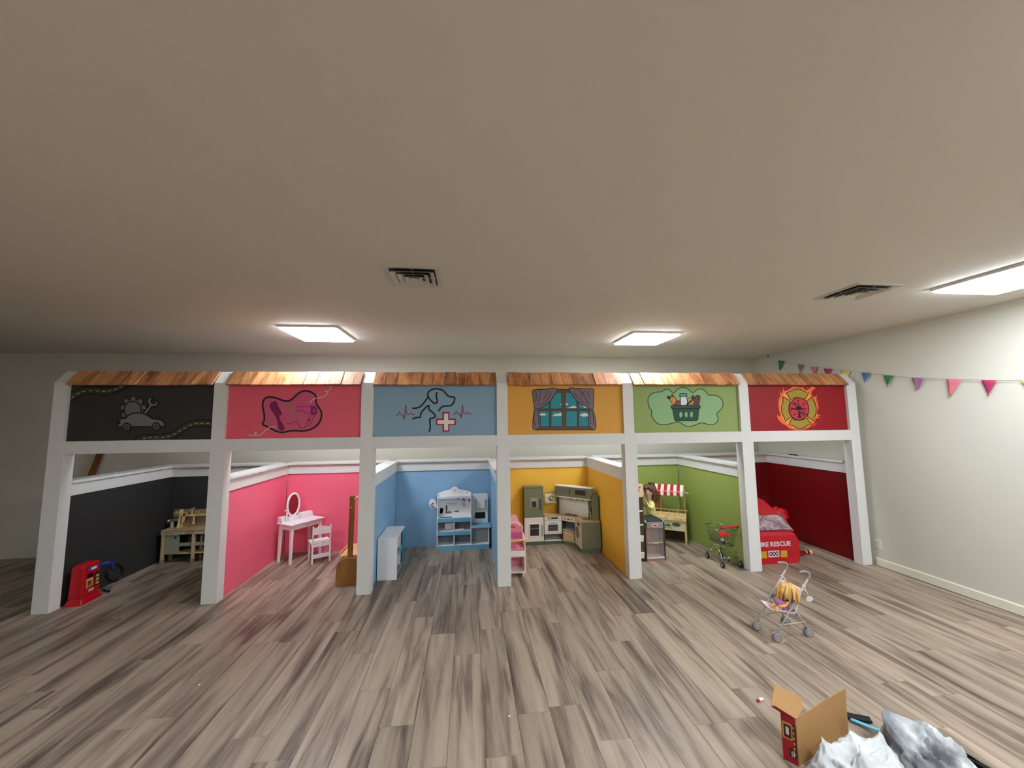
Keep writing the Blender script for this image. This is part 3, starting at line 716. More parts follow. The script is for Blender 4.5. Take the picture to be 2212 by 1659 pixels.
B().box(0.187, 0.325, 0.016, 0.024, 0.185, 0.222).obj('drawer_front', SAGE, t)
B().box(0.35, 0.69, 0.016, 0.024, 0.185, 0.222).obj('drawer_front', SAGE, t)
B().box(0.19, 0.69, 0.155, 0.165, 0.108, 0.33).obj('back_board', paint((86, 66, 52), 0.6), t)
B().prism(rrect(0.012, 0.118, 0.455, 0.572, 0.022), 1, 0.150, 0.160).obj('gear_board', paint((112, 104, 92), 0.5), t)
B().box(0.104, 0.72, 0.152, 0.162, 0.372, 0.565).obj('tool_board', paint((146, 124, 100), 0.55, 0.05), t)
for x in (0.112, 0.700):
    B().prism([(0.075,0.372),(0.152,0.372),(0.152,0.572),(0.118,0.572),(0.104,0.55),(0.102,0.45)], 0, x-0.010, x+0.010).obj('upright', PINE_Y, t, bevel=0.002)
B().box(0.122, 0.69, 0.104, 0.150, 0.497, 0.510).obj('tool_rail', PINE_Y, t, bevel=0.002)
# gear wheel
g = []
for k in range(8):
    for da, rr in ((-14, 0.020), (-9, 0.028), (9, 0.028), (14, 0.020)): g.append((0.05+rr*math.cos(R(45*k+da)), 0.52+rr*math.sin(R(45*k+da))))
B().prism(g, 1, 0.138, 0.150).obj('gear_wheel', PINE_Y, t)
B().cyl((0.05, 0.128, 0.52), (0.05, 0.138, 0.52), 0.010, None, 14).obj('gear_knob', paint((120, 104, 84), 0.5), t)
# vise
B().cyl((0.0, 0.125, 0.448), (0.108, 0.125, 0.454), 0.014, None, 16).obj('vise_roller', paint((84, 108, 108), 0.45), t)
B().cyl((-0.022, 0.125, 0.447), (0.0, 0.125, 0.448), 0.012, 0.015, 14).obj('vise_knob', WHITE_TOY, t)
B().cyl((0.088, 0.118, 0.455), (0.108, 0.118, 0.456), 0.013, 0.013, 14).obj('vise_knob', WHITE_TOY, t)
B().box(0.012, 0.036, 0.112, 0.138, 0.372, 0.436).obj('vise_post', BP, t, bevel=0.003)
# tools are things of their own
t2 = thing('toy_hand_saw', 'toy hand saw with pale handle hanging on the workbench rail', 'toy tool', (0.27, 1.208, 0.44))
B().prism([(-0.018,-0.005),(0.004,-0.005),(0.020,0.055),(-0.014,0.058)], 1, -0.003, 0.003).obj('blade', PINE_Y, t2)
B().prism([(-0.024,0.052),(0.020,0.052),(0.038,0.105),(-0.020,0.100)], 1, -0.006, 0.006).obj('handle', PINE, t2, bevel=0.003)
B().prism([(-0.010,0.068),(0.010,0.070),(0.020,0.092),(-0.006,0.090)], 1, -0.0068, 0.0068).obj('handle_hole', paint((40, 34, 26), 0.6), t2)
t2 = thing('toy_wrench', 'small wooden toy wrench hanging below the workbench rail', 'toy tool', (0.378, 1.208, 0.42))
B().box(-0.008, 0.008, -0.004, 0.004, 0.012, 0.078).obj('shaft', PINE_Y, t2, bevel=0.002)
B().torus((0, 0, 0.002), (0, 1, 0), 0.011, 0.006, 18, 8, 0.8).obj('ring', PINE_Y, t2, smooth=True)
t2 = thing('toy_hammer', 'pale wooden toy hammer standing on the workbench rail', 'toy tool', (0.335, 1.235, 0.511))
B().cyl((0, 0, 0), (0.004, 0, 0.062), 0.006, 0.005, 10).obj('handle', PINE_Y, t2)
B().bar((-0.030, 0, 0.050), (0.028, 0, 0.078), 0.016, 0.014).obj('head', paint((170, 166, 150), 0.5), t2, bevel=0.003)
for i, x in enumerate((0.395, 0.412)):
    o = B().cyl((0, 0, 0), (0, 0, 0.030), 0.006, None, 10).cyl((0, 0, 0.030), (0, 0, 0.038), 0.009, None, 10).obj('toy_bolt', paint((206, 150, 84), 0.5))
    o.location = (x, 1.235, 0.5102); tag(o, 'orange wooden toy bolt standing on the workbench rail', 'toy', 'toy bolts on the workbench')

# ================================================================== PINK BOOTH: salon
t = thing('vanity_table', 'white toy vanity table with an oval mirror in the pink booth', 'vanity', (1.604, 0.862, 0), R(57.5))
W_, D_ = 0.415, 0.245
for x, y in ((0.030, 0.028), (W_-0.030, 0.028), (0.030, D_-0.028), (W_-0.030, D_-0.028)):
    sx = -1 if x < 0.2 else 1; sy = -1 if y < 0.12 else 1
    B().loft([((x+sx*0.010, y+sy*0.008, 0), 0.0155), ((x, y, 0.40), 0.021)], 4).obj('leg', WHITE_TOY, t)
B().box(0.022, W_-0.022, 0.018, 0.030, 0.365, 0.422).box(0.022, W_-0.022, D_-0.030, D_-0.018, 0.365, 0.422).box(0.022, 0.034, 0.03, D_-0.03, 0.365, 0.422).box(W_-0.034, W_-0.022, 0.03, D_-0.03, 0.365, 0.422).obj('apron', WHITE_TOY, t)
B().box(-0.004, W_+0.004, -0.008, D_+0.004, 0.422, 0.434).obj('tabletop', WHITE_TOY, t, bevel=0.003)
for k in range(2):
    x0 = 0.075+k*0.138
    d = B().box(x0, x0+0.13, 0.011, 0.020, 0.374, 0.414).obj('drawer', WHITE_TOY, t, bevel=0.002)
    B().cyl((x0+(0.115 if k == 0 else 0.015), 0.011, 0.397), (x0+(0.115 if k == 0 else 0.015), 0.001, 0.397), 0.005, 0.007, 10).obj('drawer_knob', GREY_PL, d)
# low gallery boxes with curved side arms
B().box(0.0, W_-0.02, D_-0.012, D_-0.002, 0.434, 0.498).obj('back_rail', WHITE_TOY, t, bevel=0.002)
for x in (0.004, W_-0.028):
    B().prism([(D_-0.012,0.434),(D_-0.012,0.498),(D_-0.055,0.498),(D_-0.075,0.482),(D_-0.085,0.434)], 0, x-0.004, x+0.006).obj('side_arm', WHITE_TOY, t, bevel=0.002)
B().box(0.235, W_-0.03, D_-0.085, D_-0.012, 0.434, 0.492).obj('jewellery_box', WHITE_TOY, t, bevel=0.003)
for x in (0.085, 0.225):
    B().box(x-0.007, x+0.007, D_-0.045, D_-0.028, 0.434, 0.575).obj('mirror_post', WHITE_TOY, t, bevel=0.003)
B().cyl((0.078, D_-0.036, 0.560), (0.060, D_-0.036, 0.562), 0.006, 0.008, 10).obj('mirror_knob', WHITE_TOY, t)
mo = []
for i in range(36):
    a = 2*PI*i/36; mo.append(((0.155+0.074*math.cos(a), D_-0.046-0.04*(0.02*math.sin(a)), 0.615+0.126*math.sin(a))))
B().loft([(p, 0.0125) for p in mo], 8, True).obj('mirror_frame', WHITE_TOY, t, smooth=True)
m_mir, nt_, p_, N_, K_2 = newmat('mirror_glass'); p_.inputs['Metallic'].default_value = 1.0; p_.inputs['Roughness'].default_value = 0.06; p_.inputs['Base Color'].default_value = L((190, 150, 158))
B().prism([(0.155+0.07*math.cos(2*PI*i/36), 0.615+0.122*math.sin(2*PI*i/36)) for i in range(36)], 1, D_-0.047, D_-0.043).obj('mirror', m_mir, t)
B().box(0.10, 0.21, D_-0.06, D_-0.03, 0.434, 0.486).obj('mirror_base', WHITE_TOY, t, bevel=0.003)

t = thing('toy_chair', 'small white wooden chair drawn up to the vanity table', 'chair', (1.832, 0.858, 0), R(31))
W_, D_ = 0.202, 0.19
for x in (0.010, W_-0.010):
    B().bar((x, 0.004, 0), (x, 0.014, 0.222), 0.017, 0.020, (0, 1, 0)).bar((x, 0.014, 0.21), (x, -0.002, 0.398), 0.016, 0.018, (0, 1, 0)).obj('leg', WHITE_TOY, t, bevel=0.002)
    B().bar((x, D_-0.010, 0), (x, D_-0.014, 0.212), 0.017, 0.018, (0, 1, 0)).obj('leg', WHITE_TOY, t, bevel=0.002)
    B().bar((x, 0.02, 0.196), (x, D_-0.015, 0.196), 0.012, 0.030).obj('side_rail', WHITE_TOY, t)
    B().ell((x, -0.002, 0.402), (0.009, 0.009, 0.009), 10, 6).obj('finial', WHITE_TOY, t, smooth=True)
B().box(-0.004, W_+0.004, 0.020, D_+0.010, 0.212, 0.224).obj('seat', WHITE_TOY, t, bevel=0.003)
pl_ = [(0.018, 0.315), (W_-0.018, 0.315)]+[(W_-0.018-(W_-0.036)*i/10, 0.380+0.022*math.sin(PI*i/10)) for i in range(11)]
b_ = B().prism(pl_, 1, 0.0, 0.010); b_.obj('backrest', WHITE_TOY, t)
B().box(0.018, W_-0.018, 0.008, 0.018, 0.178, 0.208).obj('apron', WHITE_TOY, t)
B().box(0.018, W_-0.018, 0.006, 0.016, 0.056, 0.094).obj('stretcher', WHITE_TOY, t)
B().box(0.018, W_-0.018, D_-0.018, D_-0.008, 0.178, 0.208).obj('apron', WHITE_TOY, t)

# clothes rack
t = thing('clothes_rack', 'brown wooden toy clothes rack with pegs beside the third white post', 'clothes rack', (2.30, 0.215, 0))
RK = wood((122, 82, 34), (164, 118, 58), (9, 9, 2)); RL = wood((206, 160, 104), (238, 196, 142))
for y in (0.0, 0.42):
    pl_ = [(0.0, 0.0), (0.05, 0.0), (0.07, 0.014), (0.165, 0.014), (0.185, 0.0), (0.235, 0.0), (0.235, 0.16)]+[(0.1175+0.1175*math.cos(R(a)), 0.16+0.105*math.sin(R(a))) for a in range(15, 180, 15)]+[(0.0, 0.16)]
    B().prism(pl_, 1, y, y+0.016).obj('end_board', RK if y == 0 else RL, t, bevel=0.003)
    B().bar((0.118, y+0.03, 0.02), (0.128, y+0.03, 0.845), 0.048, 0.020, (0, 1, 0)).obj('post', RK, t, bevel=0.004)
    for z, dx in ((0.815, 0.05), (0.73, -0.0)):
        B().cyl((0.128+dx*0.4, y+0.024, z), (0.128+dx, y-0.012 if dx == 0 else y+0.02, z+0.012), 0.006, 0.007, 10).obj('peg', RL, t)
B().box(0.012, 0.223, 0.04, 0.41, 0.262, 0.276).obj('shelf', RL, t, bevel=0.002)
B().box(0.012, 0.022, 0.04, 0.41, 0.276, 0.300).obj('shelf_lip', RL, t, bevel=0.002)
B().cyl((0.128, 0.03, 0.80), (0.128, 0.45, 0.80), 0.008, None, 12).obj('hanging_rail', RL, t)

# ================================================================== BLUE BOOTH: vet
LBL = paint((108, 168, 190), 0.45, 0.03); BACKG = paint((176, 178, 180), 0.5, 0.02)
t = thing('storage_unit', 'low white open storage unit with blue inside beside the left blue wall', 'shelf unit', (2.664, 0.308, 0))
SW, SD, SH_ = 0.192, 0.46, 0.392
B().box(0, SW, 0, 0.012, 0, SH_).obj('side_panel', WHITE_TOY, t, bevel=0.001); B().box(0, SW, SD-0.012, SD, 0, SH_).obj('side_panel', WHITE_TOY, t, bevel=0.001)
B().box(0, SW, 0, SD, SH_, SH_+0.012).obj('top_board', WHITE_TOY, t, bevel=0.002)
B().box(0, 0.006, 0.012, SD-0.012, 0.02, SH_).obj('back_board', LBL, t)
B().box(0.006, SW-0.004, 0.012, SD-0.012, 0.020, 0.032).obj('shelf', WHITE_TOY, t)
B().box(0.006, SW-0.004, 0.012, SD-0.012, 0.200, 0.212).obj('shelf', WHITE_TOY, t)
B().box(0.006, SW-0.004, 0.225, 0.237, 0.032, 0.200).obj('divider', WHITE_TOY, t); B().box(0.006, SW-0.004, 0.225, 0.237, 0.212, SH_).obj('divider', WHITE_TOY, t)
for y0, y1 in ((0.015, 0.222), (0.24, 0.445)):
    B().box(SW-0.006, SW, y0, y1, 0.032, 0.075).obj('front_lip', LBL, t); B().box(SW-0.006, SW, y0, y1, 0.212, 0.25).obj('front_lip', LBL, t)
for y in (0.238, ):
    B().box(SW-0.004, SW+0.004, 0.30, 0.448, 0.04, 0.388).obj('door', paint((66, 142, 166), 0.45), t)
for x in (0.035, 0.165): B().cyl((x, -0.0008, 0.21), (x, 0.002, 0.21), 0.004, None, 10).obj('screw_cap', paint((150, 140, 120), 0.5), t)

t = thing('vet_play_desk', 'white and pale blue toy vet desk against the blue back wall', 'play desk', (3.184, 1.115, 0))
XM, XR, YD = 0.421, 0.640, 0.155
side = [(0, 0), (YD, 0), (YD, 0.655), (0.055, 0.655), (0.050, 0.40), (0, 0.388)]
for x in (0, XM-0.010):
    B().prism(side, 0, x, x+0.010).obj('side_panel', WHITE_TOY, t, bevel=0.001)
B().prism([(0, 0), (YD, 0), (YD, 0.268), (0, 0.268)], 0, XR-0.010, XR).obj('side_panel', WHITE_TOY, t, bevel=0.001)
B().box(0.002, XR-0.002, -0.003, 0.004, 0.0, 0.056).obj('plinth', LBL, t)
B().box(0.010, XM-0.010, 0.004, YD-0.006, 0.050, 0.060).obj('shelf', WHITE_TOY, t); B().box(XM, XR-0.010, 0.004, YD-0.006, 0.050, 0.060).obj('shelf', WHITE_TOY, t)
B().box(0.010, XM-0.010, 0.004, YD-0.006, 0.216, 0.226).obj('shelf', WHITE_TOY, t)
for z0, z1, x0, x1 in ((0.060, 0.216, 0.204, 0.213), (0.226, 0.340, 0.204, 0.213)): B().box(x0, x1, 0.001, YD-0.006, z0, z1).obj('divider', WHITE_TOY, t)
for z0, z1 in ((0.181, 0.226), (0.337, 0.384)): B().box(0.010, XM-0.010, -0.003, 0.005, z0, z1).obj('front_band', LBL, t)
B().box(0.010, XM-0.010, 0.005, YD-0.006, 0.380, 0.390).obj('desktop', WHITE_TOY, t)
B().box(0.010, XM-0.010, YD-0.006, YD, 0.050, 0.390).obj('lower_back', paint((118, 128, 140), 0.5), t)
B().box(XM, XR-0.010, YD-0.006, YD, 0.050, 0.268).obj('lower_back', BACKG, t)
arch = [(0.0, 0.39), (XM, 0.39), (XM, 0.652)]+[(XM-0.004, 0.664), (0.40, 0.672), (0.33, 0.694), (0.268, 0.704)]+[(0.2105+0.053*math.cos(R(a)), 0.694+0.042*math.sin(R(a))) for a in range(15, 180, 15)]+[(0.153, 0.704), (0.09, 0.694), (0.03, 0.672), (0.004, 0.660), (0, 0.648)]
B().prism(arch, 1, YD-0.008, YD).obj('hutch_back', WHITE_TOY, t)
B().prism(arc(0.2105, 0.690, 0.032, 0.030), 1, YD-0.0095, YD-0.008).obj('emblem_ring', paint((226, 180, 180), 0.5), t)
B().prism(arc(0.2105, 0.690, 0.029, 0.027), 1, YD-0.0105, YD-0.008).obj('emblem', WHITE_TOY, t)
B().prism(cross(0.2075, 0.2135, 0.687, 0.693, 0.1965, 0.2245, 0.677, 0.703), 1, YD-0.0115, YD-0.008).obj('red_cross', paint((186, 30, 40), 0.5), t)
B().box(0.010, XM-0.010, 0.060, YD-0.008, 0.612, 0.620).obj('top_shelf', WHITE_TOY, t); B().box(0.010, XM-0.010, 0.056, 0.062, 0.605, 0.632).obj('shelf_lip', paint((206, 212, 222), 0.45), t)
# printed medical pictures on the hutch back
PR = paint((116, 122, 132), 0.6); PRD = paint((66, 70, 80), 0.6); PRR = paint((176, 60, 60), 0.6)
def pr(name, poly, mat): B().prism(poly, 1, YD-0.0088, YD-0.008).obj(name, mat, t)
pr('printed_scope', [(0.10,0.41),(0.115,0.41),(0.12,0.50),(0.105,0.52),(0.098,0.50)], PRD); pr('printed_scope', [(0.095,0.408),(0.17,0.408),(0.175,0.428),(0.14,0.44),(0.12,0.43)], PR)
pr('printed_clipboard', [(0.020,0.408),(0.062,0.412),(0.072,0.478),(0.030,0.482)], PRD); pr('printed_clipboard_paper', [(0.026,0.414),(0.058,0.418),(0.066,0.468),(0.034,0.470)], BACKG)
pr('printed_line', [(0.11,0.528),(0.24,0.530),(0.24,0.536),(0.11,0.534)], PR); pr('printed_line', [(0.13,0.508),(0.22,0.510),(0.22,0.514),(0.13,0.512)], PR)
pr('printed_lamp', [(0.21,0.602),(0.27,0.602),(0.265,0.575),(0.24,0.582)], PRD); pr('printed_lamp', [(0.07,0.602),(0.12,0.602),(0.11,0.588),(0.08,0.59)], PR)
pr('printed_figure', [(0.312,0.58),(0.322,0.61),(0.332,0.585),(0.345,0.555),(0.335,0.552),(0.322,0.572),(0.31,0.552),(0.302,0.556)], PRD)
for k in range(4): pr('printed_letter', [(0.305+0.012*k,0.534),(0.311+0.012*k,0.534),(0.311+0.012*k,0.544),(0.305+0.012*k,0.544)], PR)
pr('printed_chart', [(0.305,0.502),(0.347,0.502),(0.347,0.524),(0.305,0.524)], BACKG); pr('printed_chart_line', [(0.312,0.486),(0.345,0.486),(0.345,0.491),(0.312,0.491)], PR)
pr('printed_heart', arc(0.398, 0.560, 0.012, 0.018, 0, 360, 14), PRR); pr('printed_tube', [(0.20,0.425),(0.26,0.42),(0.268,0.43),(0.25,0.445),(0.205,0.435)], PR)
for x, z in ((0.055, 0.655), (0.28, 0.675), (0.30, 0.665), (0.355, 0.655), (0.37, 0.66)): pr('printed_mark', [(x,z-0.008),(x+0.004,z-0.008),(x+0.005,z+0.008),(x-0.001,z+0.006)], PRD)
B().box(0.028, 0.185, 0.010, 0.030, 0.390, 0.396).obj('desk_strip', BLACK, t)
# right-hand wing
B().prism(rrect(XM, XM+0.210, 0.268, 0.645, 0.022), 1, YD-0.008, YD).obj('wing_back', WHITE_TOY, t)
HOLD = wood((170, 158, 132), (196, 186, 160))
B().prism([(XM+0.048,0.441),(XM+0.184,0.441),(XM+0.184,0.575),(XM+0.170,0.575),(XM+0.170,0.457),(XM+0.062,0.457),(XM+0.062,0.575),(XM+0.048,0.575)], 1, YD-0.026, YD-0.008).obj('chart_holder', HOLD, t, bevel=0.002)
B().box(XM+0.046, XM+0.176, YD-0.012, YD-0.008, 0.334, 0.410).obj('chalk_screen', BLACK, t)
B().box(XM, XR+0.022, -0.012, YD-0.002, 0.268, 0.280).obj('wing_top', LBL, t, bevel=0.001)
B().box(XM, XR+0.022, -0.016, -0.010, 0.258, 0.284).obj('wing_edge', paint((150, 196, 212), 0.45), t)
# round sign at the left
B().prism(arc(-0.062, 0.560, 0.043, 0.050), 1, 0.075, 0.083).obj('side_sign', WHITE_TOY, t)
B().prism([(-0.085,0.520),(-0.004,0.520),(-0.004,0.535),(-0.015,0.545),(-0.03,0.53),(-0.085,0.53)], 1, 0.0745, 0.0835).obj('sign_bracket', WHITE_TOY, t); B().box(-0.086, 0.002, 0.075, 0.083, 0.498, 0.524).obj('sign_plate', WHITE_TOY, t)
B().prism(arc(-0.062, 0.560, 0.032, 0.037), 1, 0.0738, 0.075).obj('sign_ring', paint((228, 196, 196), 0.5), t); B().prism(arc(-0.062, 0.560, 0.029, 0.034), 1, 0.073, 0.075).obj('sign_face', WHITE_TOY, t)
B().prism([(-0.088,0.540),(-0.075,0.545),(-0.062,0.562),(-0.05,0.565),(-0.044,0.548),(-0.05,0.542),(-0.075,0.536)], 1, 0.072, 0.075).obj('sign_animal', paint((160, 44, 40), 0.5), t)
B().box(-0.078, -0.02, 0.0738, 0.075, 0.504, 0.512).obj('sign_lettering', PR, t); B().prism(arc(-0.012, 0.528, 0.006, 0.006, 0, 360, 12), 1, 0.0735, 0.076).obj('sign_dot', PRR, t)
o = B().box(-0.055, 0.055, -0.02, 0.02, 0, 0.075).obj('paper_sheet', paint((226, 222, 224), 0.6), bevel=0.004); o.location = (3.33, 1.235, 0.2262); tag(o, 'white paper pack in the upper left cubby of the vet desk', 'paper')
o = B().bar((-0.06, 0, 0.008), (0.055, 0.01, 0.013), 0.016, 0.013).obj('toy_bone', paint((230, 232, 232), 0.5), bevel=0.003); o.location = (3.455, 1.135, 0.2262); tag(o, 'white toy stick in the upper right cubby of the vet desk', 'toy')

# ================================================================== YELLOW BOOTH: kitchen
OLV = paint((118, 122, 96), 0.5, 0.03); OLVD = paint((74, 76, 58), 0.5, 0.03); KWH = paint((228, 222, 214), 0.45, 0.01); KTOP = wood((176, 142, 90), (206, 172, 118))
DRK = paint((48, 47, 48), 0.4); STEEL = paint((168, 168, 162), 0.3, 0.03, 30, metal=0.6)
t = thing('toy_fridge', 'tall toy fridge with an olive freezer door and white lower door', 'toy fridge', (4.270, 1.150, 0))
FW, FD = 0.250, 0.135
B().box(0, FW, 0.006, FD, 0.046, 0.712).obj('cabinet', OLVD, t); B().box(0, FW, 0.012, FD, 0.0, 0.046).obj('plinth', paint((92, 116, 92), 0.5), t)
B().box(-0.003, FW+0.003, -0.002, FD, 0.712, 0.722).obj('top_board', OLV, t)
d = B().box(0.002, FW-0.002, -0.004, 0.006, 0.350, 0.708).obj('freezer_door', OLV, t, bevel=0.002)
B().box(0.082, 0.172, -0.009, -0.004, 0.462, 0.590).obj('dispenser', paint((160, 160, 140), 0.4), d, bevel=0.002); B().box(0.098, 0.156, -0.0105, -0.009, 0.474, 0.545).obj('dispenser_recess', DRK, d)
B().box(0.118, 0.140, -0.0115, -0.0095, 0.524, 0.540).obj('dispenser_spout', BLACK, d)
B().bar((0.212, -0.016, 0.440), (0.212, -0.016, 0.570), 0.010, 0.008, (0, 1, 0)).bar((0.212, -0.004, 0.445), (0.212, -0.016, 0.445), 0.01, 0.01).bar((0.212, -0.004, 0.565), (0.212, -0.016, 0.565), 0.01, 0.01).obj('door_handle', OLVD, d)
d = B().box(0.002, FW-0.002, -0.004, 0.006, 0.048, 0.344).obj('fridge_door', KWH, t, bevel=0.002)
B().box(0.058, 0.200, -0.008, -0.004, 0.106, 0.278).obj('window_frame', WHITE_TOY, d, bevel=0.002); B().box(0.072, 0.186, -0.010, -0.008, 0.122, 0.262).obj('window_pane', DRK, d); B().box(0.074, 0.184, -0.0108, -0.0095, 0.205, 0.211).obj('pane_bar', GREY_PL, d)
B().bar((0.228, -0.018, 0.110), (0.228, -0.018, 0.250), 0.010, 0.008, (0, 1, 0)).bar((0.228, -0.004, 0.114), (0.228, -0.018, 0.114), 0.01, 0.01).bar((0.228, -0.004, 0.246), (0.228, -0.018, 0.246), 0.01, 0.01).obj('door_handle', GREY_PL, d)
t = thing('toy_stove', 'white toy oven with a wood-look top between the fridge and corner unit', 'toy stove', (4.524, 1.158, 0))
OW, OD = 0.232, 0.130
B().box(0, OW, 0.012, OD, 0, 0.044).obj('plinth', paint((92, 116, 92), 0.5), t); B().box(0, OW, 0.0, OD, 0.044, 0.052).obj('base_board', KWH, t)
B().box(0, 0.006, 0.0, OD, 0.052, 0.35).obj('side_panel', OLVD, t); B().box(OW-0.006, OW, 0.0, OD, 0.052, 0.35).obj('side_panel', OLVD, t); B().box(0.006, OW-0.006, OD-0.006, OD, 0.052, 0.35).obj('back_board', paint((150, 148, 146), 0.5), t)
B().box(0.006, OW-0.006, 0.002, OD-0.006, 0.126, 0.134).obj('oven_floor', KWH, t)
d = B().box(0.004, OW-0.004, -0.004, 0.006, 0.134, 0.292).obj('oven_door', KWH, t, bevel=0.002)
B().box(0.040, 0.192, -0.008, -0.004, 0.162, 0.262).obj('window_frame', WHITE_TOY, d, bevel=0.002); B().box(0.052, 0.180, -0.010, -0.008, 0.172, 0.245).obj('window_pane', DRK, d)
for k in range(4): B().box(0.054, 0.178, -0.0112, -0.0098, 0.184+0.015*k, 0.187+0.015*k).obj('rack_bar', GREY_PL, d)
B().bar((0.07, -0.016, 0.270), (0.165, -0.016, 0.270), 0.008, 0.008).bar((0.075, -0.004, 0.27), (0.075, -0.016, 0.27), 0.006, 0.006).bar((0.16, -0.004, 0.27), (0.16, -0.016, 0.27), 0.006, 0.006).obj('door_handle', GREY_PL, d)
d = B().box(0.004, OW-0.004, -0.004, 0.006, 0.296, 0.352).obj('control_panel', KWH, t, bevel=0.002); B().box(0.052, 0.182, -0.0065, -0.004, 0.314, 0.336).obj('display', DRK, d); B().box(0.062, 0.096, -0.0075, -0.006, 0.318, 0.332).obj('display_digits', paint((220, 220, 220), 0.5), d)
B().box(-0.002, OW+0.002, -0.008, OD, 0.352, 0.362).obj('worktop', KTOP, t, bevel=0.001)
t = thing('towel_rail', 'cream rail bridging the toy fridge and corner unit above the stove', 'towel rail', (4.52, 1.262, 0.642))
B().cyl((0.002, 0, 0), (0.228, 0, -0.002), 0.0055, None, 10).obj('rail', PINE_Y, t)
for x in (0.052, 0.160): B().tube(cr_spline([(x, 0.002, -0.008), (x, -0.010, 0.004), (x, -0.012, -0.02), (x, -0.010, -0.042)], False, 4), 0.004, 7).obj('hook', WHITE_TOY, t)
t = thing('printed_towel', 'cream kitchen cloth with dark green print hanging from the toy rail', 'towel', (4.555, 1.246, 0.612))
rows = [[(0.165*k/8, 0.002*math.sin(k*1.3)+0.0005*i, -0.122*i/6-0.003*math.sin(k)) for k in range(9)] for i in range(7)]
B().grid(rows).obj('cloth', paint((230, 222, 190), 0.8), t, smooth=True, solid=0.002)
GP = paint((96, 110, 66), 0.8)
for k in range(11):
    x, z = random.uniform(0.015, 0.15), -random.uniform(0.02, 0.11); r_ = random.uniform(0.004, 0.008)
    B().prism(arc(x, z, r_, r_*0.8, 0, 360, 8), 1, -0.0042, 0.0).obj('printed_spot', GP if k % 3 else paint((70, 60, 60), 0.8), t)
B().prism(arc(0.09, -0.055, 0.030, 0.034, 20, 340, 16)+arc(0.09, -0.055, 0.020, 0.024, 340, 20, 16), 1, -0.0046, 0.0).obj('printed_ring', GP, t)

# corner unit: diagonal cooker and a washing machine run along the right wall
t = thing('toy_corner_kitchen', 'olive toy corner kitchen with hob, sink and washing machine', 'toy kitchen', (4.76, 1.166, 0))
O = Vector((4.76, 1.166, 0))
def P2(x, y): return (x-O.x, y-O.y)
A_ = P2(4.762, 1.166); B2 = P2(4.898, 1.040); C_ = P2(4.904, 0.792); D2 = P2(5.136, 0.788); E_ = P2(5.144, 1.286); F_ = P2(4.762, 1.286)
foot = [A_, B2, C_, D2, E_, F_]
ZC = 0.350
def inset(poly, d):
    c = (sum(p[0] for p in poly)/len(poly), sum(p[1] for p in poly)/len(poly))
    return [(p[0]+(c[0]-p[0])*d, p[1]+(c[1]-p[1])*d) for p in poly]
def xy_prism(poly, z0, z1): return B().prism(poly, 2, z0, z1)
xy_prism(inset(foot, 0.03), 0, 0.044).obj('plinth', paint((92, 116, 92), 0.5), t)
xy_prism([(p[0], p[1]) for p in inset(foot, -0.008)], ZC, ZC+0.011).obj('worktop', KTOP, t, bevel=0.001)
B().bar((C_[0], C_[1], 0.197), (D2[0], D2[1], 0.197), 0.008, 0.306).obj('end_panel', OLV, t)
B().bar((D2[0]-0.004, D2[1], 0.197), (E_[0]-0.004, E_[1], 0.197), 0.008, 0.306).obj('back_panel', OLVD, t); B().bar((F_[0], F_[1]-0.004, 0.197), (E_[0], E_[1]-0.004, 0.197), 0.008, 0.306).obj('back_panel', OLVD, t); B().bar((A_[0]+0.004, A_[1], 0.197), (F_[0]+0.004, F_[1], 0.197), 0.008, 0.306).obj('side_panel', OLVD, t)
wm = B().bar((B2[0], B2[1], 0.197), (C_[0], C_[1], 0.197), 0.008, 0.306).obj('washer_front', KWH, t)
xw = (B2[0]+C_[0])/2-0.004; yw = (B2[1]+C_[1])/2+0.008
B().torus((xw-0.004, yw, 0.205), (1, 0, 0), 0.060, 0.011, 28, 8, 0.8).obj('washer_door_ring', STEEL, wm, smooth=True); B().cyl((xw-0.003, yw, 0.205), (xw-0.008, yw, 0.205), 0.052, 0.046, 24).obj('washer_door_glass', DRK, wm)
B().torus((xw-0.010, yw, 0.205), (1, 0, 0), 0.030, 0.006, 20, 6).obj('washer_inner_ring', STEEL, wm, smooth=True); B().bar((xw-0.006, yw+0.074, 0.19), (xw-0.006, yw+0.074, 0.225), 0.012, 0.014).obj('washer_catch', GREY_PL, wm); B().box(xw-0.004, xw+0.004, yw-0.075, yw-0.005, 0.296, 0.326).obj('washer_display', DRK, wm)
def along(u, d, z):
    a, b_ = Vector(A_), Vector(B2); v = a+(b_-a)*u; n_ = Vector((b_.y-a.y, -(b_.x-a.x))).normalized()
    if n_.y > 0: n_ = -n_
    v = v+n_*d; return (v.x, v.y, z)
B().bar(along(0, 0, 0.320), along(1, 0, 0.320), 0.008, 0.058).obj('control_panel', KWH, t)
for u in (0.26, 0.76):
    B().cyl(along(u, 0.003, 0.320), along(u, 0.012, 0.320), 0.013, 0.011, 16).obj('knob', STEEL, t)
B().bar(along(0.42, 0.005, 0.320), along(0.60, 0.005, 0.320), 0.004, 0.012).obj('hob_display', DRK, t)
B().bar(along(0.02, -0.06, 0.176), along(0.98, -0.06, 0.176), 0.12, 0.008).obj('shelf', KWH, t); B().bar(along(0.02, -0.06, 0.048), along(0.98, -0.06, 0.048), 0.12, 0.008).obj('shelf', KWH, t)
B().bar(along(-0.3, -0.12, 0.19), along(1.2, -0.12, 0.19), 0.006, 0.27).obj('inner_back', paint((112, 116, 124), 0.5), t)
BIN = wood((196, 168, 128), (222, 196, 156), (40, 40, 40))
B().bar(along(0.07, -0.03, 0.110), along(0.93, -0.03, 0.110), 0.07, 0.105).obj('storage_basket', BIN, t, bevel=0.004)
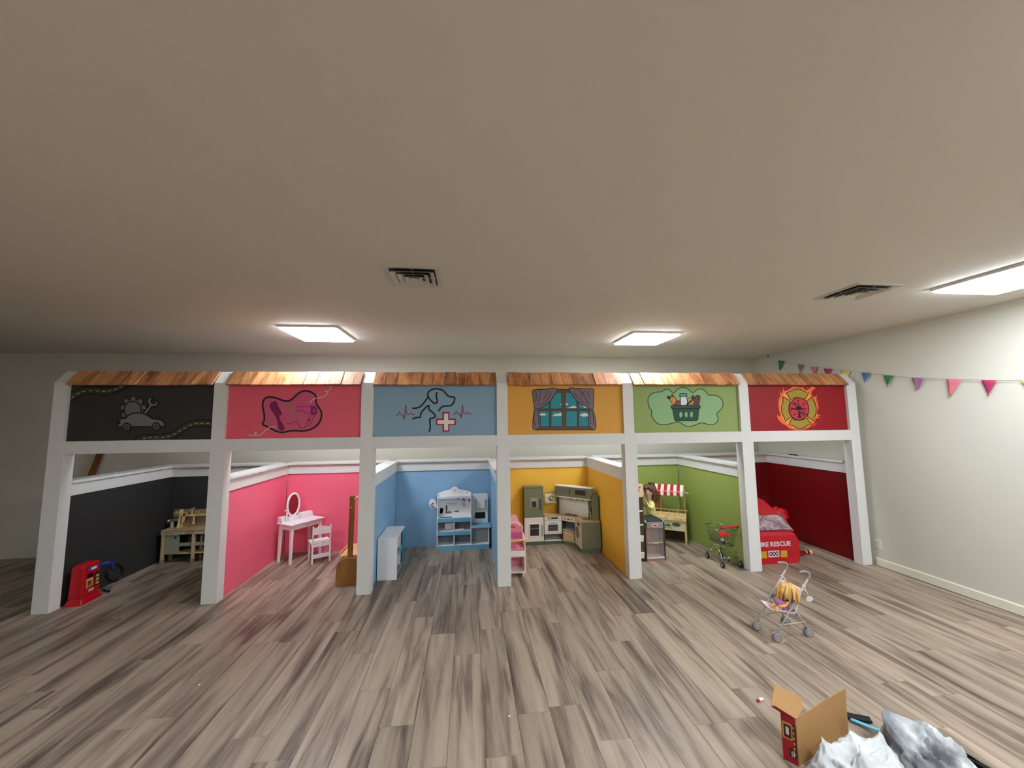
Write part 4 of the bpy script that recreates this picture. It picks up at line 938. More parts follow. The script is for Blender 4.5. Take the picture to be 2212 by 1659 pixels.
B().bar(along(0.16, -0.075, ZC+0.016), along(1.05, -0.075, ZC+0.016), 0.105, 0.010).obj('hob', paint((92, 70, 62), 0.3), t, bevel=0.002)
for u in (0.38, 0.82): B().torus(along(u, -0.075, ZC+0.0215), (0, 0, 1), 0.024, 0.0022, 20, 6).obj('hob_ring', DRK, t)
B().box(xw+0.05, xw+0.19, C_[1]+0.06, C_[1]+0.17, ZC+0.009, ZC+0.0135).obj('sink', STEEL, t, bevel=0.001); B().box(xw+0.06, xw+0.18, C_[1]+0.07, C_[1]+0.16, ZC+0.0135, ZC+0.0142).obj('sink_bowl', paint((86, 90, 94), 0.35), t)
# upper part set across the corner
u0 = Vector(P2(4.742, 1.262)); u1 = Vector(P2(5.118, 0.925)); ud = (u1-u0).normalized(); un = Vector((ud.y, -ud.x));
if un.y > 0: un = -un
def up(s_, d, z): v = u0+ud*s_+un*d; return (v.x, v.y, z)
UL = (u1-u0).length
B().bar(up(0, -0.004, 0.54), up(UL, -0.004, 0.54), 0.008, 0.36).obj('splashback', paint((206, 204, 198), 0.45, 0.02), t)
TL = paint((214, 212, 206), 0.4, 0.03)
for i in range(9):
    for j in range(5):
        s0 = 0.02+j*0.092+(0.046 if i % 2 else 0); s1 = min(s0+0.088, UL-0.02)
        if s1-s0 > 0.01: B().bar(up(s0, 0.001, 0.372+0.0235*i), up(s1, 0.001, 0.372+0.0235*i), 0.0024, 0.0205).obj('tile', TL, t)
B().bar(up(0, 0.035, 0.66), up(0.010, 0.035, 0.66), 0.082, 0.13).obj('hood_side', OLVD, t); B().bar(up(0, 0.020, 0.47), up(0.008, 0.020, 0.47), 0.05, 0.26).obj('hood_leg', OLVD, t)
B().bar(up(0.01, 0.074, 0.66), up(UL, 0.074, 0.66), 0.006, 0.128).obj('cupboard_face', OLV, t)
for s0, s1 in ((0.03, 0.225), (0.265, 0.44)):
    d = B().bar(up(s0, 0.079, 0.668), up(s1, 0.079, 0.668), 0.005, 0.088).obj('cupboard_door', OLV, t, bevel=0.001); B().bar(up(s0+0.018, 0.0825, 0.668), up(s1-0.028, 0.0825, 0.668), 0.003, 0.060).obj('door_window', paint((110, 110, 100), 0.35) if s0 < 0.1 else DRK, d)
    B().bar(up(s1-0.018, 0.086, 0.64), up(s1-0.018, 0.086, 0.70), 0.005, 0.006, (0, 1, 0)).obj('door_handle', DRK, d)
B().bar(up(-0.006, 0.035, 0.728), up(UL, 0.035, 0.728), 0.100, 0.010).obj('top_board', KWH, t); B().bar(up(0.01, 0.040, 0.592), up(UL, 0.040, 0.592), 0.080, 0.010).obj('hood_shelf', WHITE_TOY, t)
for s_ in (0.22, 0.30, 0.38): B().cyl(up(s_, 0.074, 0.588), up(s_, 0.076, 0.572), 0.006, 0.008, 8).obj('utensil_hook', DRK, t)
# tall side tower on the right with the scalloped inner edge
tx0, tx1, ty = 5.055-O.x, 5.138-O.x, 0.832-O.y
B().box(tx0, tx1, ty, ty+0.012, ZC+0.011, 0.640).obj('tower_front', OLV, t); B().box(tx0-0.002, tx1+0.002, ty-0.004, ty+0.155, 0.640, 0.652).obj('tower_top', OLV, t)
prof = [(ty+0.012, 0.640), (ty+0.150, 0.640), (ty+0.150, 0.361), (ty+0.06, 0.361), (ty+0.072, 0.40), (ty+0.050, 0.43), (ty+0.066, 0.47), (ty+0.030, 0.50), (ty+0.012, 0.53)]
B().prism(prof, 0, tx0, tx0+0.008).obj('tower_side', OLVD, t)
B().box(tx1-0.008, tx1, ty+0.012, ty+0.150, ZC+0.011, 0.640).obj('tower_back', OLVD, t)
B().tube(cr_spline([(tx0-0.01, ty+0.03, 0.361), (tx0-0.008, ty+0.03, 0.43), (tx0-0.03, ty+0.04, 0.455), (tx0-0.048, ty+0.05, 0.43)], False, 5), 0.006, 8).obj('tap', PINE_Y, t, smooth=True)

# pink doll high chair station
t = thing('doll_high_chair', 'pink and white toy doll high chair behind the fourth white post', 'doll high chair', (3.958, 0.198, 0))
PK = paint((226, 138, 160), 0.55, 0.03); PKL = paint((240, 176, 190), 0.55, 0.03); PKD = paint((200, 92, 150), 0.6, 0.04); PWH = paint((240, 226, 226), 0.5)
HW, HD = 0.186, 0.17
for x in (0.012, HW-0.022):
    for y in (0.012, HD-0.016): B().box(x-0.008, x+0.008, y-0.008, y+0.008, 0, 0.040).obj('foot', PKL, t, bevel=0.002)
B().box(0, HW, 0, HD, 0.040, 0.050).obj('base_board', PWH, t)
B().box(0, 0.009, 0, HD, 0.050, 0.262).obj('side_panel', PWH, t); B().box(HW-0.009, HW, 0, HD, 0.050, 0.350).obj('side_panel', PWH, t); B().box(0.009, HW-0.009, HD-0.008, HD, 0.050, 0.262).obj('back_board', PK, t)
B().box(0.009, HW-0.009, 0.0, 0.010, 0.200, 0.258).obj('front_band', PWH, t, bevel=0.001); B().box(0.009, HW-0.009, 0.0, HD-0.008, 0.196, 0.204).obj('seat_floor', PWH, t)
B().box(0.009, HW-0.009, 0.008, HD-0.03, 0.258, 0.282).obj('seat_cushion', PK, t, bevel=0.010); B().box(0.014, 0.10, 0.004, 0.09, 0.282, 0.300).obj('seat_pad', PKD, t, bevel=0.008)
bk = [(0, 0.262), (HW, 0.262), (HW, 0.455), (HW-0.02, 0.482), (HW-0.045, 0.505), (HW-0.06, 0.545)]+[(HW-0.093+0.034*math.cos(R(a)), 0.548+0.030*math.sin(R(a))) for a in range(20, 181, 32)]+[(0.03+0.034*math.cos(R(a)), 0.560+0.030*math.sin(R(a))) for a in range(0, 181, 36)]+[(0, 0.53)]
B().prism(bk, 1, HD-0.012, HD-0.003).obj('back_panel', PKL, t)
pd = [(0.008, 0.270), (HW-0.010, 0.270), (HW-0.010, 0.450), (HW-0.028, 0.470), (0.06, 0.500), (0.008, 0.500)]
B().prism(pd, 1, HD-0.032, HD-0.012).obj('back_cushion', PK, t, bevel=0.006); B().box(0.008, HW-0.014, HD-0.040, HD-0.030, 0.345, 0.405).obj('cushion_band', PKD, t, bevel=0.003)
B().prism([(0.0,0.505),(HW-0.062,0.512),(HW-0.030,0.468),(HW-0.036,0.462),(HW-0.072,0.498),(0.0,0.490)], 1, HD-0.036, HD-0.030).obj('harness_strap', PWH, t)
B().prism([(0.052,0.448),(0.098,0.448),(0.100,0.466),(0.088,0.462),(0.082,0.474),(0.074,0.463),(0.066,0.474),(0.060,0.462),(0.050,0.466)], 1, HD-0.0345, HD-0.031).obj('crown_print', paint((206, 60, 84), 0.6), t)
B().tube(cr_spline([(0.0, -0.03, 0.366), (0.06, -0.036, 0.366), (0.13, -0.034, 0.370), (HW+0.02, -0.02, 0.376)], False, 4), 0.010, 8).obj('tray_bar', PINE_Y, t, smooth=True)
B().tube(cr_spline([(HW-0.020, 0.02, 0.425), (HW-0.016, 0.0, 0.40), (HW-0.006, -0.018, 0.374), (HW-0.006, 0.004, 0.345)], False, 4), 0.006, 8).obj('tray_arm', PWH, t, smooth=True)

# ================================================================== GREEN BOOTH: market
SWT = paint((236, 230, 220), 0.6, 0.02); SRD = paint((190, 24, 36), 0.6, 0.04)
t = thing('market_stall', 'light wooden toy market stall with a red and white striped awning', 'market stall', (5.950, 1.112, 0), R(-32.9))
ML, MD = 0.40, 0.150
for x in (0.010, ML-0.010):
    B().bar((x, 0.0, 0), (x, 0.006, 0.30), 0.020, 0.018, (0, 1, 0)).obj('leg', PINE_Y, t, bevel=0.002)
    B().bar((x, MD+0.01, 0), (x, MD-0.006, 0.375), 0.020, 0.018, (0, 1, 0)).obj('leg', PINE_Y, t, bevel=0.002)
    B().box(x-0.006, x+0.006, 0.012, MD-0.012, 0.165, 0.205).obj('side_rail', PINE_Y, t)
B().box(0.022, ML-0.020, -0.006, 0.004, 0.160, 0.282).obj('front_panel', paint((214, 204, 168), 0.5, 0.02), t, bevel=0.001)
def pz(name, poly, rgb): B().prism(poly, 1, -0.0078, -0.006).obj(name, paint(rgb, 0.6), t)
pz('printed_oval', arc(ML-0.115, 0.236, 0.050, 0.026), (88, 118, 84)); pz('printed_oval_inner', arc(ML-0.115, 0.236, 0.042, 0.020), (142, 158, 112))
pz('printed_leaves', [(0.08,0.215),(0.12,0.235),(0.15,0.220),(0.19,0.242),(0.23,0.212),(0.19,0.205),(0.15,0.212),(0.11,0.202)], (92, 96, 62)); pz('printed_fruit', [(0.10,0.175),(0.15,0.205),(0.20,0.198),(0.235,0.205),(0.24,0.178),(0.17,0.182)], (178, 172, 96))
B().box(0.022, ML-0.020, MD-0.012, MD-0.004, 0.02, 0.30).obj('back_board', wood((44, 28, 18), (70, 46, 30)), t)  # dark board added to stand in for the shade under the stall
B().box(0.0, ML, 0.002, MD, 0.282, 0.290).obj('bin_floor_rail', PINE_Y, t)
# sloping display bin with compartments
z0, z1, y0, y1 = 0.292, 0.352, -0.018, 0.118
B().add([(0.0,y0,z0),(ML,y0,z0),(ML,y1,z1),(0,y1,z1),(0,y0,z0+0.008),(ML,y0,z0+0.008),(ML,y1,z1+0.008),(0,y1,z1+0.008)], [(0,3,2,1),(4,5,6,7),(0,1,5,4),(1,2,6,5),(2,3,7,6),(3,0,4,7)]).obj('bin_floor', PINE, t)
B().box(-0.004, ML+0.004, y0-0.008, y0, z0-0.006, z0+0.030).obj('bin_front', PINE_Y, t, bevel=0.001)
for x in [0.0]+[ML*k/4 for k in (1, 2, 3)]+[ML]:
    B().prism([(y0, z0+0.004), (y1, z1+0.004), (y1, z1+0.034), (y0, z0+0.030)], 0, x-0.004, x+0.004).obj('bin_divider', PINE_Y, t)
B().bar((0.0, 0.05, 0.330), (ML, 0.05, 0.330), 0.006, 0.020).obj('bin_step', PINE_Y, t)
B().box(-0.012, ML+0.016, 0.116, MD+0.022, 0.384, 0.396).obj('ledge', PINE_Y, t, bevel=0.002)
B().bar((ML-0.012, MD, 0.396), (ML-0.018, MD, 0.705), 0.016, 0.016, (0, 1, 0)).obj('awning_post', PINE_Y, t, bevel=0.002)
# slatted tower of small shelves at the left end
B().box(0.0, 0.010, MD-0.02, MD+0.02, 0.396, 0.705).obj('awning_post', PINE_Y, t, bevel=0.002); B().box(0.092, 0.102, MD-0.02, MD+0.012, 0.396, 0.66).obj('tower_side', RL, t)
for k in range(7): B().box(0.010, 0.092, MD+0.006, MD+0.012, 0.400+0.036*k, 0.432+0.036*k).obj('slat', wood((160, 112, 62), (196, 148, 92)), t)
B().box(0.010, 0.092, MD-0.03, MD+0.006, 0.488, 0.494).obj('tower_shelf', RL, t)
# awning: eight stripes with scalloped tips
NA = 10; ax0, ax1 = -0.004, ML-0.018
for k in range(NA):
    a, b_ = ax0+(ax1-ax0)*k/NA, ax0+(ax1-ax0)*(k+1)/NA; c = (a+b_)/2
    prof = [(MD, 0.708), (MD-0.07, 0.672), (MD-0.135, 0.638)]
    rows = [[(a, y, z), ((a+c)/2, y, z), (c, y, z), ((b_+c)/2, y, z), (b_, y, z)] for y, z in prof]
    rows.append([(a, MD-0.140, 0.612), ((a+c)/2, MD-0.141, 0.606), (c, MD-0.141, 0.603), ((b_+c)/2, MD-0.141, 0.606), (b_, MD-0.140, 0.612)])
    rows.append([(a+0.003, MD-0.142, 0.600), ((a+c)/2, MD-0.143, 0.588), (c, MD-0.143, 0.584), ((b_+c)/2, MD-0.143, 0.588), (b_-0.003, MD-0.142, 0.600)])
    B().grid(rows).obj('awning_stripe', SRD if k % 2 == 0 else SWT, t, label=('red' if k % 2 == 0 else 'white')+' awning stripe', solid=0.002)
B().cyl((-0.01, MD-0.130, 0.640), (ML+0.012, MD-0.130, 0.640), 0.006, None, 10).obj('awning_bar', PINE_Y, t)
B().bar((ML-0.016, MD, 0.645), (ML-0.016, MD-0.14, 0.645), 0.008, 0.010).obj('awning_arm', PINE_Y, t)
B().cyl((ML-0.010, MD, 0.610), (ML+0.028, MD, 0.610), 0.006, None, 10).ell((ML+0.030, MD, 0.610), (0.010, 0.010, 0.010), 12, 8).obj('bell_knob', WHITE_TOY, t)

# checkout counter
t = thing('toy_checkout', 'toy checkout counter with gray sides, black belt and clear front door', 'toy counter', (5.528, 0.428, 0))
CW, CD = 0.230, 0.30
BRD = wood((60, 38, 26), (92, 60, 42)); BRK = wood((138, 92, 60), (172, 124, 84)); CGR = paint((146, 142, 138), 0.4, 0.02)
B().box(0, 0.012, 0, CD, 0, 0.352).obj('side_panel', BRD, t); B().box(CW-0.012, CW, 0, CD, 0, 0.352).obj('side_panel', BRD, t)
B().box(0.012, CW-0.012, 0.003, 0.018, 0.0, 0.028).obj('kick_board', BRK, t); B().box(0.012, CW-0.012, 0.004, CD, 0.028, 0.038).obj('shelf', WHITE_TOY, t)
B().box(0.012, CW-0.012, 0.12, 0.128, 0.038, 0.35).obj('inner_back', BRK, t); B().box(0.012, CW-0.012, 0.020, 0.12, 0.192, 0.200).obj('shelf', BRK, t)
PAN = glass_mat((214, 206, 206), 0.16, 0.2)
B().box(0.014, CW-0.014, 0.006, 0.009, 0.040, 0.196).obj('clear_door', PAN, t); B().box(0.014, CW-0.014, 0.006, 0.009, 0.202, 0.350).obj('clear_door', PAN, t)
B().box(0.030, CW-0.030, 0.0, 0.008, 0.192, 0.200).obj('door_rail', paint((196, 186, 172), 0.5), t); B().box(0.085, 0.150, -0.008, 0.002, 0.188, 0.199).obj('door_handle', wood((206, 180, 140), (226, 202, 164)), t, bevel=0.002)
B().box(0.0, CW, -0.006, 0.006, 0.352, 0.420).obj('front_cover', CGR, t, bevel=0.003)
B().prism([(0.115+0.040*math.cos(R(a)), 0.387+0.018*math.sin(R(a))) for a in range(0, 360, 20)], 1, -0.0078, -0.006).obj('badge', paint((226, 206, 206), 0.5), t); B().prism([(0.115+0.026*math.cos(R(a)), 0.387+0.009*math.sin(R(a))) for a in range(0, 360, 20)], 1, -0.0090, -0.0078).obj('badge_mark', paint((196, 40, 56), 0.5), t)
for x0 in (0.0, CW-0.020):
    B().prism([(-0.006, 0.352), (CD, 0.352), (CD, 0.440), (0.02, 0.440), (-0.002, 0.432), (-0.006, 0.420)], 0, x0, x0+0.020).obj('side_rim', CGR, t, bevel=0.003)
BELT = paint((46, 48, 46), 0.5, 0.05, 60)
B().box(0.020, CW-0.020, 0.008, CD-0.004, 0.412, 0.428).obj('belt', BELT, t)
for y in (0.012, CD-0.012): B().cyl((0.020, y, 0.421), (CW-0.020, y, 0.421), 0.009, None, 12).obj('belt_roller', BELT, t, smooth=True)
B().box(0.020, CW-0.020, CD-0.004, CD, 0.352, 0.425).obj('back_cover', CGR, t)

# tall toy shelf with the sign
t = thing('toy_shop_shelf', 'tall dark toy shop shelf with white bins and red lettered sign, behind the fifth post', 'shelf unit', (5.275, 0.452, 0))
DK = wood((66, 52, 28), (92, 74, 42))
B().box(0.235, 0.250, -0.012, 0.13, 0.0, 0.695).obj('side_panel', DK, t, bevel=0.001); B().box(0.0, 0.015, -0.012, 0.13, 0.0, 0.695).obj('side_panel', DK, t, bevel=0.001)
B().box(0.015, 0.235, 0.112, 0.122, 0.03, 0.69).obj('back_board', DK, t); B().box(0.015, 0.235, -0.004, 0.112, 0.685, 0.695).obj('top_board', DK, t)
B().box(0.0, 0.250, -0.006, 0.13, 0.0, 0.03).obj('plinth', paint((40, 30, 24), 0.6), t)
B().box(0.190, 0.235, -0.011, -0.004, 0.03, 0.685).obj('front_stile', DK, t)
for z in (0.395, 0.545): B().box(0.015, 0.237, -0.022, 0.112, z-0.007, z+0.007).obj('shelf', WHITE_TOY, t, bevel=0.002)
for z in (0.21, 0.032):
    B().prism([(-0.036, z+0.070), (0.09, z+0.070), (0.09, z), (-0.018, z), (-0.024, z+0.012)], 0, 0.022, 0.232).obj('bin', WHITE_TOY, t, bevel=0.003)
sg = B().prism(rrect(0.02, 0.262, 0.695, 0.842, 0.022), 1, -0.004, 0.008).obj('sign_board', wood((222, 188, 148), (240, 210, 172)), t, bevel=0.002)
text_obj('sign_lettering', 'MART', 0.072, paint((208, 66, 44), 0.5), sg, (0.141, -0.0052, 0.780), (R(90), 0, 0), 0.001, 0.92, bold=0.002)

# shopping cart
t = thing('toy_shopping_cart', 'chrome wire toy shopping cart with red handle in the green booth', 'shopping cart', (6.327, 0.275, 0))
def wires(name, segs, r, mat, parent, kind=None):
    b = B()
    for p, q in segs: b.cyl(p, q, r, None, 5)
    return b.obj(name, mat, parent, smooth=True, kind=kind)
WIRE = paint((92, 102, 92), 0.35, 0.03, 40, metal=0.7)
def basket(u, v, h):
    """u across -1..1, v along 0 handle end .. 1 nose, h 0 bottom .. 1 rim"""
    wd = (0.078+0.026*h)*(1-0.22*v); y = -0.125+0.035*(1-h)*(1-v)+0.275*v-0.03*v*(1-h); z = 0.205+0.015*v+(0.165-0.005*v)*h
    return (u*wd, y, z)
rim = [basket(-1, 0, 1), basket(-1, 1, 1), basket(1, 1, 1), basket(1, 0, 1)]
B().tube(rim, 0.0038, 7, True).obj('rim', CHROME, t, smooth=True); B().tube([basket(-1, 0, 0), basket(-1, 1, 0), basket(1, 1, 0), basket(1, 0, 0)], 0.0032, 6, True).obj('basket_bottom_rim', CHROME, t, smooth=True)
NV = 12; segs = []
for k in range(NV+1):
    v = k/NV
    segs += [(basket(-1, v, 0), basket(-1, v, 1)), (basket(1, v, 0), basket(1, v, 1)), (basket(-1, v, 0), basket(1, v, 0))]
for k in range(1, 8):
    u = -1+2*k/8
    segs += [(basket(u, 0, 0), basket(u, 0, 1)), (basket(u, 1, 0), basket(u, 1, 1)), (basket(u, 0, 0), basket(u, 1, 0))]
for h in (0.25, 0.5, 0.75):
    segs += [(basket(-1, 0, h), basket(-1, 1, h)), (basket(1, 0, h), basket(1, 1, h)), (basket(-1, 1, h), basket(1, 1, h))]
wires('basket_wire', segs, 0.0013, WIRE, t, 'stuff')
hy = -0.150
B().tube(cr_spline([(-0.100, hy, 0.415), (-0.03, hy-0.004, 0.418), (0.03, hy-0.004, 0.420), (0.100, hy, 0.422)], False, 4), 0.0115, 12).obj('handle', paint((176, 22, 34), 0.35), t, smooth=True)
for s in (-1, 1):
    B().ell((s*0.092, hy, 0.415), (0.018, 0.016, 0.017), 12, 8).obj('handle_end', paint((150, 16, 28), 0.35), t, smooth=True)
    B().tube([(s*0.092, hy+0.004, 0.410), basket(s, 0, 1)], 0.004, 7).obj('handle_arm', CHROME, t, smooth=True)
    # chassis: bent front-to-back side tube
    B().tube(cr_spline([basket(s, 0.45, 0), (s*0.075, 0.0, 0.19), (s*0.088, -0.07, 0.175), (s*0.098, -0.125, 0.13), (s*0.100, -0.140, 0.075), (s*0.100, -0.142, 0.048)], False, 5), 0.0055, 9).obj('chassis_tube', CHROME, t, smooth=True)
    B().tube(cr_spline([(s*0.098, -0.130, 0.098), (s*0.088, 0.02, 0.100), (s*0.072, 0.130, 0.102)], False, 4), 0.0038, 7).obj('lower_rail', CHROME, t, smooth=True)
    B().tube(cr_spline([(s*0.072, 0.130, 0.102), (s*0.080, 0.150, 0.085), (s*0.082, 0.152, 0.062)], False, 4), 0.0045, 8).obj('front_fork', CHROME, t, smooth=True)
    B().tube([(s*0.06, 0.04, 0.198), (s*0.07, 0.10, 0.15), (s*0.072, 0.130, 0.102)], 0.004, 7).obj('strut', CHROME, t, smooth=True)
    B().cyl((s*0.05, -0.03, 0.098), (s*0.05, -0.03, 0.036), 0.003, None, 7).obj('stand_rod', GREY_PL, t); B().ell((s*0.05, -0.03, 0.03), (0.007, 0.007, 0.010), 10, 6).obj('stand_tip', BLACK, t, smooth=True)
    for y in (-0.142, 0.147):
        x = s*(0.100 if y < 0 else 0.082)
        B().box(x-0.0135, x-0.011, y-0.007, y+0.007, 0.030, 0.074).box(x+0.011, x+0.0135, y-0.007, y+0.007, 0.030, 0.074).box(x-0.0135, x+0.0135, y-0.007, y+0.007, 0.070, 0.076).obj('caster_fork', CHROME, t)
        wv = B().torus((x, y-0.004, 0.0335), (1, 0, 0), 0.0240, 0.0095, 22, 8, 1.0).obj('wheel', BLACK, t, smooth=True); B().cyl((x-0.0098, y-0.004, 0.0335), (x+0.0098, y-0.004, 0.0335), 0.0165, None, 16).obj('wheel_hub', GREY_PL, wv)
B().tube([(-0.072, 0.130, 0.102), (0.072, 0.130, 0.102)], 0.0038, 7).obj('lower_rail', CHROME, t, smooth=True); B().tube([(-0.098, -0.13, 0.098), (0.098, -0.13, 0.098)], 0.0035, 7).obj('lower_rail', CHROME, t, smooth=True)
B().add([(-0.058,-0.075,0.300),(0.058,-0.075,0.300),(0.064,-0.045,0.318),(0.040,-0.02,0.326),(-0.040,-0.02,0.326),(-0.064,-0.045,0.318),(-0.058,-0.075,0.306),(0.058,-0.075,0.306),(0.064,-0.045,0.324),(0.040,-0.02,0.332),(-0.040,-0.02,0.332),(-0.064,-0.045,0.324)],
        [(5,4,3,2,1,0),(6,7,8,9,10,11)]+[(i,(i+1)%6,6+(i+1)%6,6+i) for i in range(6)]).obj('child_seat', paint((206, 30, 44), 0.35), t, smooth=False)
t = thing('toy_groceries', 'small cream and dark toy lying in the shopping cart basket', 'toy', (6.315, 0.24, 0.216))
B().ell((0, 0, 0.040), (0.018, 0.016, 0.020), 12, 8).obj('head', paint((224, 200, 180), 0.6), t, smooth=True); B().ell((0.012, -0.006, 0.014), (0.030, 0.020, 0.016), 12, 8).obj('body', paint((52, 58, 52), 0.6), t, smooth=True); B().ell((0.036, 0.0, 0.010), (0.020, 0.014, 0.010), 10, 6).obj('arm', paint((206, 200, 190), 0.6), t, smooth=True)

# the little girl
t = thing('person', 'little girl in a yellow floral top with brown hair, behind the toy checkout', 'person', (5.772, 0.80, 0))
SKIN = paint((226, 178, 158), 0.5, 0.03); HAIR = wood((58, 36, 22), (112, 78, 52), (60, 60, 8), 0.45)
mfl, nt_, p_, N_, K_2 = newmat('floral_cloth'); tc_ = N_.new('ShaderNodeTexCoord'); vo_ = N_.new('ShaderNodeTexVoronoi'); vo_.inputs['Scale'].default_value = 42
K_2.new(tc_.outputs['Object'], vo_.inputs['Vector']); cr_ = N_.new('ShaderNodeValToRGB'); cr_.color_ramp.elements[0].color = L((176, 170, 84)); cr_.color_ramp.elements[1].color = L((238, 228, 148)); cr_.color_ramp.elements[0].position = 0.16; cr_.color_ramp.elements[1].position = 0.34
K_2.new(vo_.outputs['Distance'], cr_.inputs[0]); K_2.new(cr_.outputs[0], p_.inputs['Base Color']); p_.inputs['Roughness'].default_value = 0.8
jo = [(0.02,0,0.335,0.050,0.058),(0.018,0,0.43,0.048,0.056),(0.012,0,0.535,0.046,0.056),(0.002,0,0.588,0.024),(-0.004,0,0.622,0.040),(-0.012,0,0.668,0.064,0.058),(-0.006,0,0.712,0.062,0.058),(0.0,0,0.745,0.040),
      (0.012,-0.060,0.548,0.024),(-0.012,-0.082,0.492,0.020),(-0.058,-0.062,0.548,0.015),(-0.070,-0.056,0.572,0.014),
      (0.012,0.060,0.548,0.024),(-0.012,0.080,0.495,0.020),(-0.060,0.050,0.545,0.015),(-0.072,0.042,0.570,0.014),
      (0.022,-0.034,0.300,0.042),(0.020,-0.038,0.165,0.030),(0.022,-0.038,0.040,0.021),(-0.022,-0.042,0.017,0.017),
      (0.022,0.034,0.300,0.042),(0.020,0.038,0.165,0.030),(0.022,0.038,0.040,0.021),(-0.022,0.042,0.017,0.017)]
ed = [(0,1),(1,2),(2,3),(3,4),(4,5),(5,6),(6,7),(2,8),(8,9),(9,10),(10,11),(2,12),(12,13),(13,14),(14,15),(0,16),(16,17),(17,18),(18,19),(0,20),(20,21),(21,22),(22,23)]
for base, yy in ((11, -0.056), (15, 0.042)):
    bx = -0.070 if base == 11 else -0.072; bz = 0.572 if base == 11 else 0.570
    for k, (dy, dz, dx) in enumerate(((-0.009, 0.022, -0.006), (-0.003, 0.026, -0.008), (0.003, 0.025, -0.009), (0.009, 0.020, -0.010), (0.010, 0.008, 0.012))):
        jo.append((bx+dx*0.6, yy+dy*0.9, bz+dz*0.55, 0.0052)); jo.append((bx+dx*1.5, yy+dy*1.05, bz+dz, 0.0044)); n_ = len(jo); ed += [(base, n_-2), (n_-2, n_-1)]
skin('body', jo, ed, SKIN, t, 2)
B().ell((-0.077, -0.004, 0.664), (0.012, 0.010, 0.011), 12, 8).obj('nose', SKIN, t, smooth=True)
for s in (-1, 1):
    B().ell((-0.066, s*0.026, 0.684), (0.006, 0.009, 0.0055), 12, 8).obj('eye', paint((40, 26, 20), 0.2), t, smooth=True)
    B().tube(cr_spline([(-0.070, s*0.014, 0.697), (-0.069, s*0.027, 0.701), (-0.060, s*0.040, 0.696)], False, 3), 0.0022, 6).obj('eyebrow', HAIR, t, smooth=True)
    B().ell((0.0, s*0.060, 0.672), (0.014, 0.007, 0.019), 10, 8).obj('ear', SKIN, t, smooth=True)
B().tube(cr_spline([(-0.066, -0.016, 0.638), (-0.072, 0.0, 0.640), (-0.066, 0.016, 0.638)], False, 3), 0.0034, 6).obj('mouth', paint((186, 100, 96), 0.4), t, smooth=True)
sj = [(0.02,0,0.375,0.056,0.064),(0.018,0,0.45,0.054,0.060),(0.012,0,0.530,0.052,0.060),(0.006,0,0.572,0.030),(0.012,-0.060,0.550,0.036),(-0.006,-0.078,0.505,0.036),(-0.034,-0.074,0.515,0.026),(-0.054,-0.064,0.542,0.020),(0.012,0.060,0.550,0.036),(-0.006,0.078,0.505,0.036),(-0.036,0.066,0.515,0.026),(-0.056,0.052,0.540,0.020)]
skin('floral_top', sj, [(0,1),(1,2),(2,3),(2,4),(4,5),(5,6),(6,7),(2,8),(8,9),(9,10),(10,11)], mfl, t, 2)
pj = [(0.02,0,0.378,0.054,0.062),(0.022,0,0.33,0.056,0.064),(0.022,-0.036,0.285,0.047),(0.020,-0.039,0.165,0.036),(0.022,-0.039,0.060,0.030),(0.022,0.036,0.285,0.047),(0.020,0.039,0.165,0.036),(0.022,0.039,0.060,0.030)]
skin('trousers', pj, [(0,1),(1,2),(2,3),(3,4),(1,5),(5,6),(6,7)], paint((168, 160, 92), 0.8, 0.08, 40), t, 2)
hb = B()
crown = Vector((0.012, 0.0, 0.765))
for k in range(46):
    a = 2*PI*k/46+random.uniform(-0.05, 0.05)
    ca, sa = math.cos(a), math.sin(a)
    if ca < -0.62:       # fringe
        pts_ = [crown, crown+Vector((ca*0.045, sa*0.045, -0.002)), Vector((0.0+ca*0.072, sa*0.066, 0.738)), Vector((-0.008+ca*0.068, sa*0.064, 0.708+random.uniform(0, 0.012)))]
    elif ca < 0.08:    # temples swept back behind the ear
        pts_ = [crown, crown+Vector((ca*0.045, sa*0.046, -0.003)), Vector((0.0+ca*0.05, sa*0.068, 0.735)), Vector((0.018, sa*0.074, 0.685)), Vector((0.034, sa*0.072, 0.60))]
    else:
        ln = 0.565+random.uniform(-0.02, 0.03)+(0.05 if ca < -0.2 else 0)
        pts_ = [crown, crown+Vector((ca*0.048, sa*0.046, -0.004)), Vector((0.006+ca*0.076, sa*0.070, 0.715)), Vector((0.010+ca*0.078, sa*0.074, 0.650)), Vector((0.022+ca*0.070+random.uniform(-.01, .01), sa*0.074, ln))]
    q = cr_spline([tuple(p) for p in pts_], False, 4); n_ = len(q)
    hb.loft([(p, 0.0105*(1-0.75*max(0, (i/(n_-1)-0.6)/0.4))) for i, p in enumerate(q)], 6)
hb.ell((0.012, 0, 0.712), (0.066, 0.062, 0.058), 16, 10)
for k in range(9):
    a = 2*PI*k/9
    q = cr_spline([(0.018, 0.0, 0.766), (0.020+0.012*math.cos(a), 0.012*math.sin(a), 0.792), (0.030+0.030*math.cos(a), 0.026*math.sin(a), 0.790), (0.040+0.036*math.cos(a), 0.032*math.sin(a), 0.766)], False, 4)
    hb.loft([(p, 0.007*(1-0.6*i/(len(q)-1))) for i, p in enumerate(q)], 6)
hb.obj('hair', HAIR, t, smooth=True)
B().torus((0.018, 0, 0.772), (0, 0, 1), 0.011, 0.005, 16, 8).obj('hair_tie', paint((150, 50, 70), 0.6), t, smooth=True)

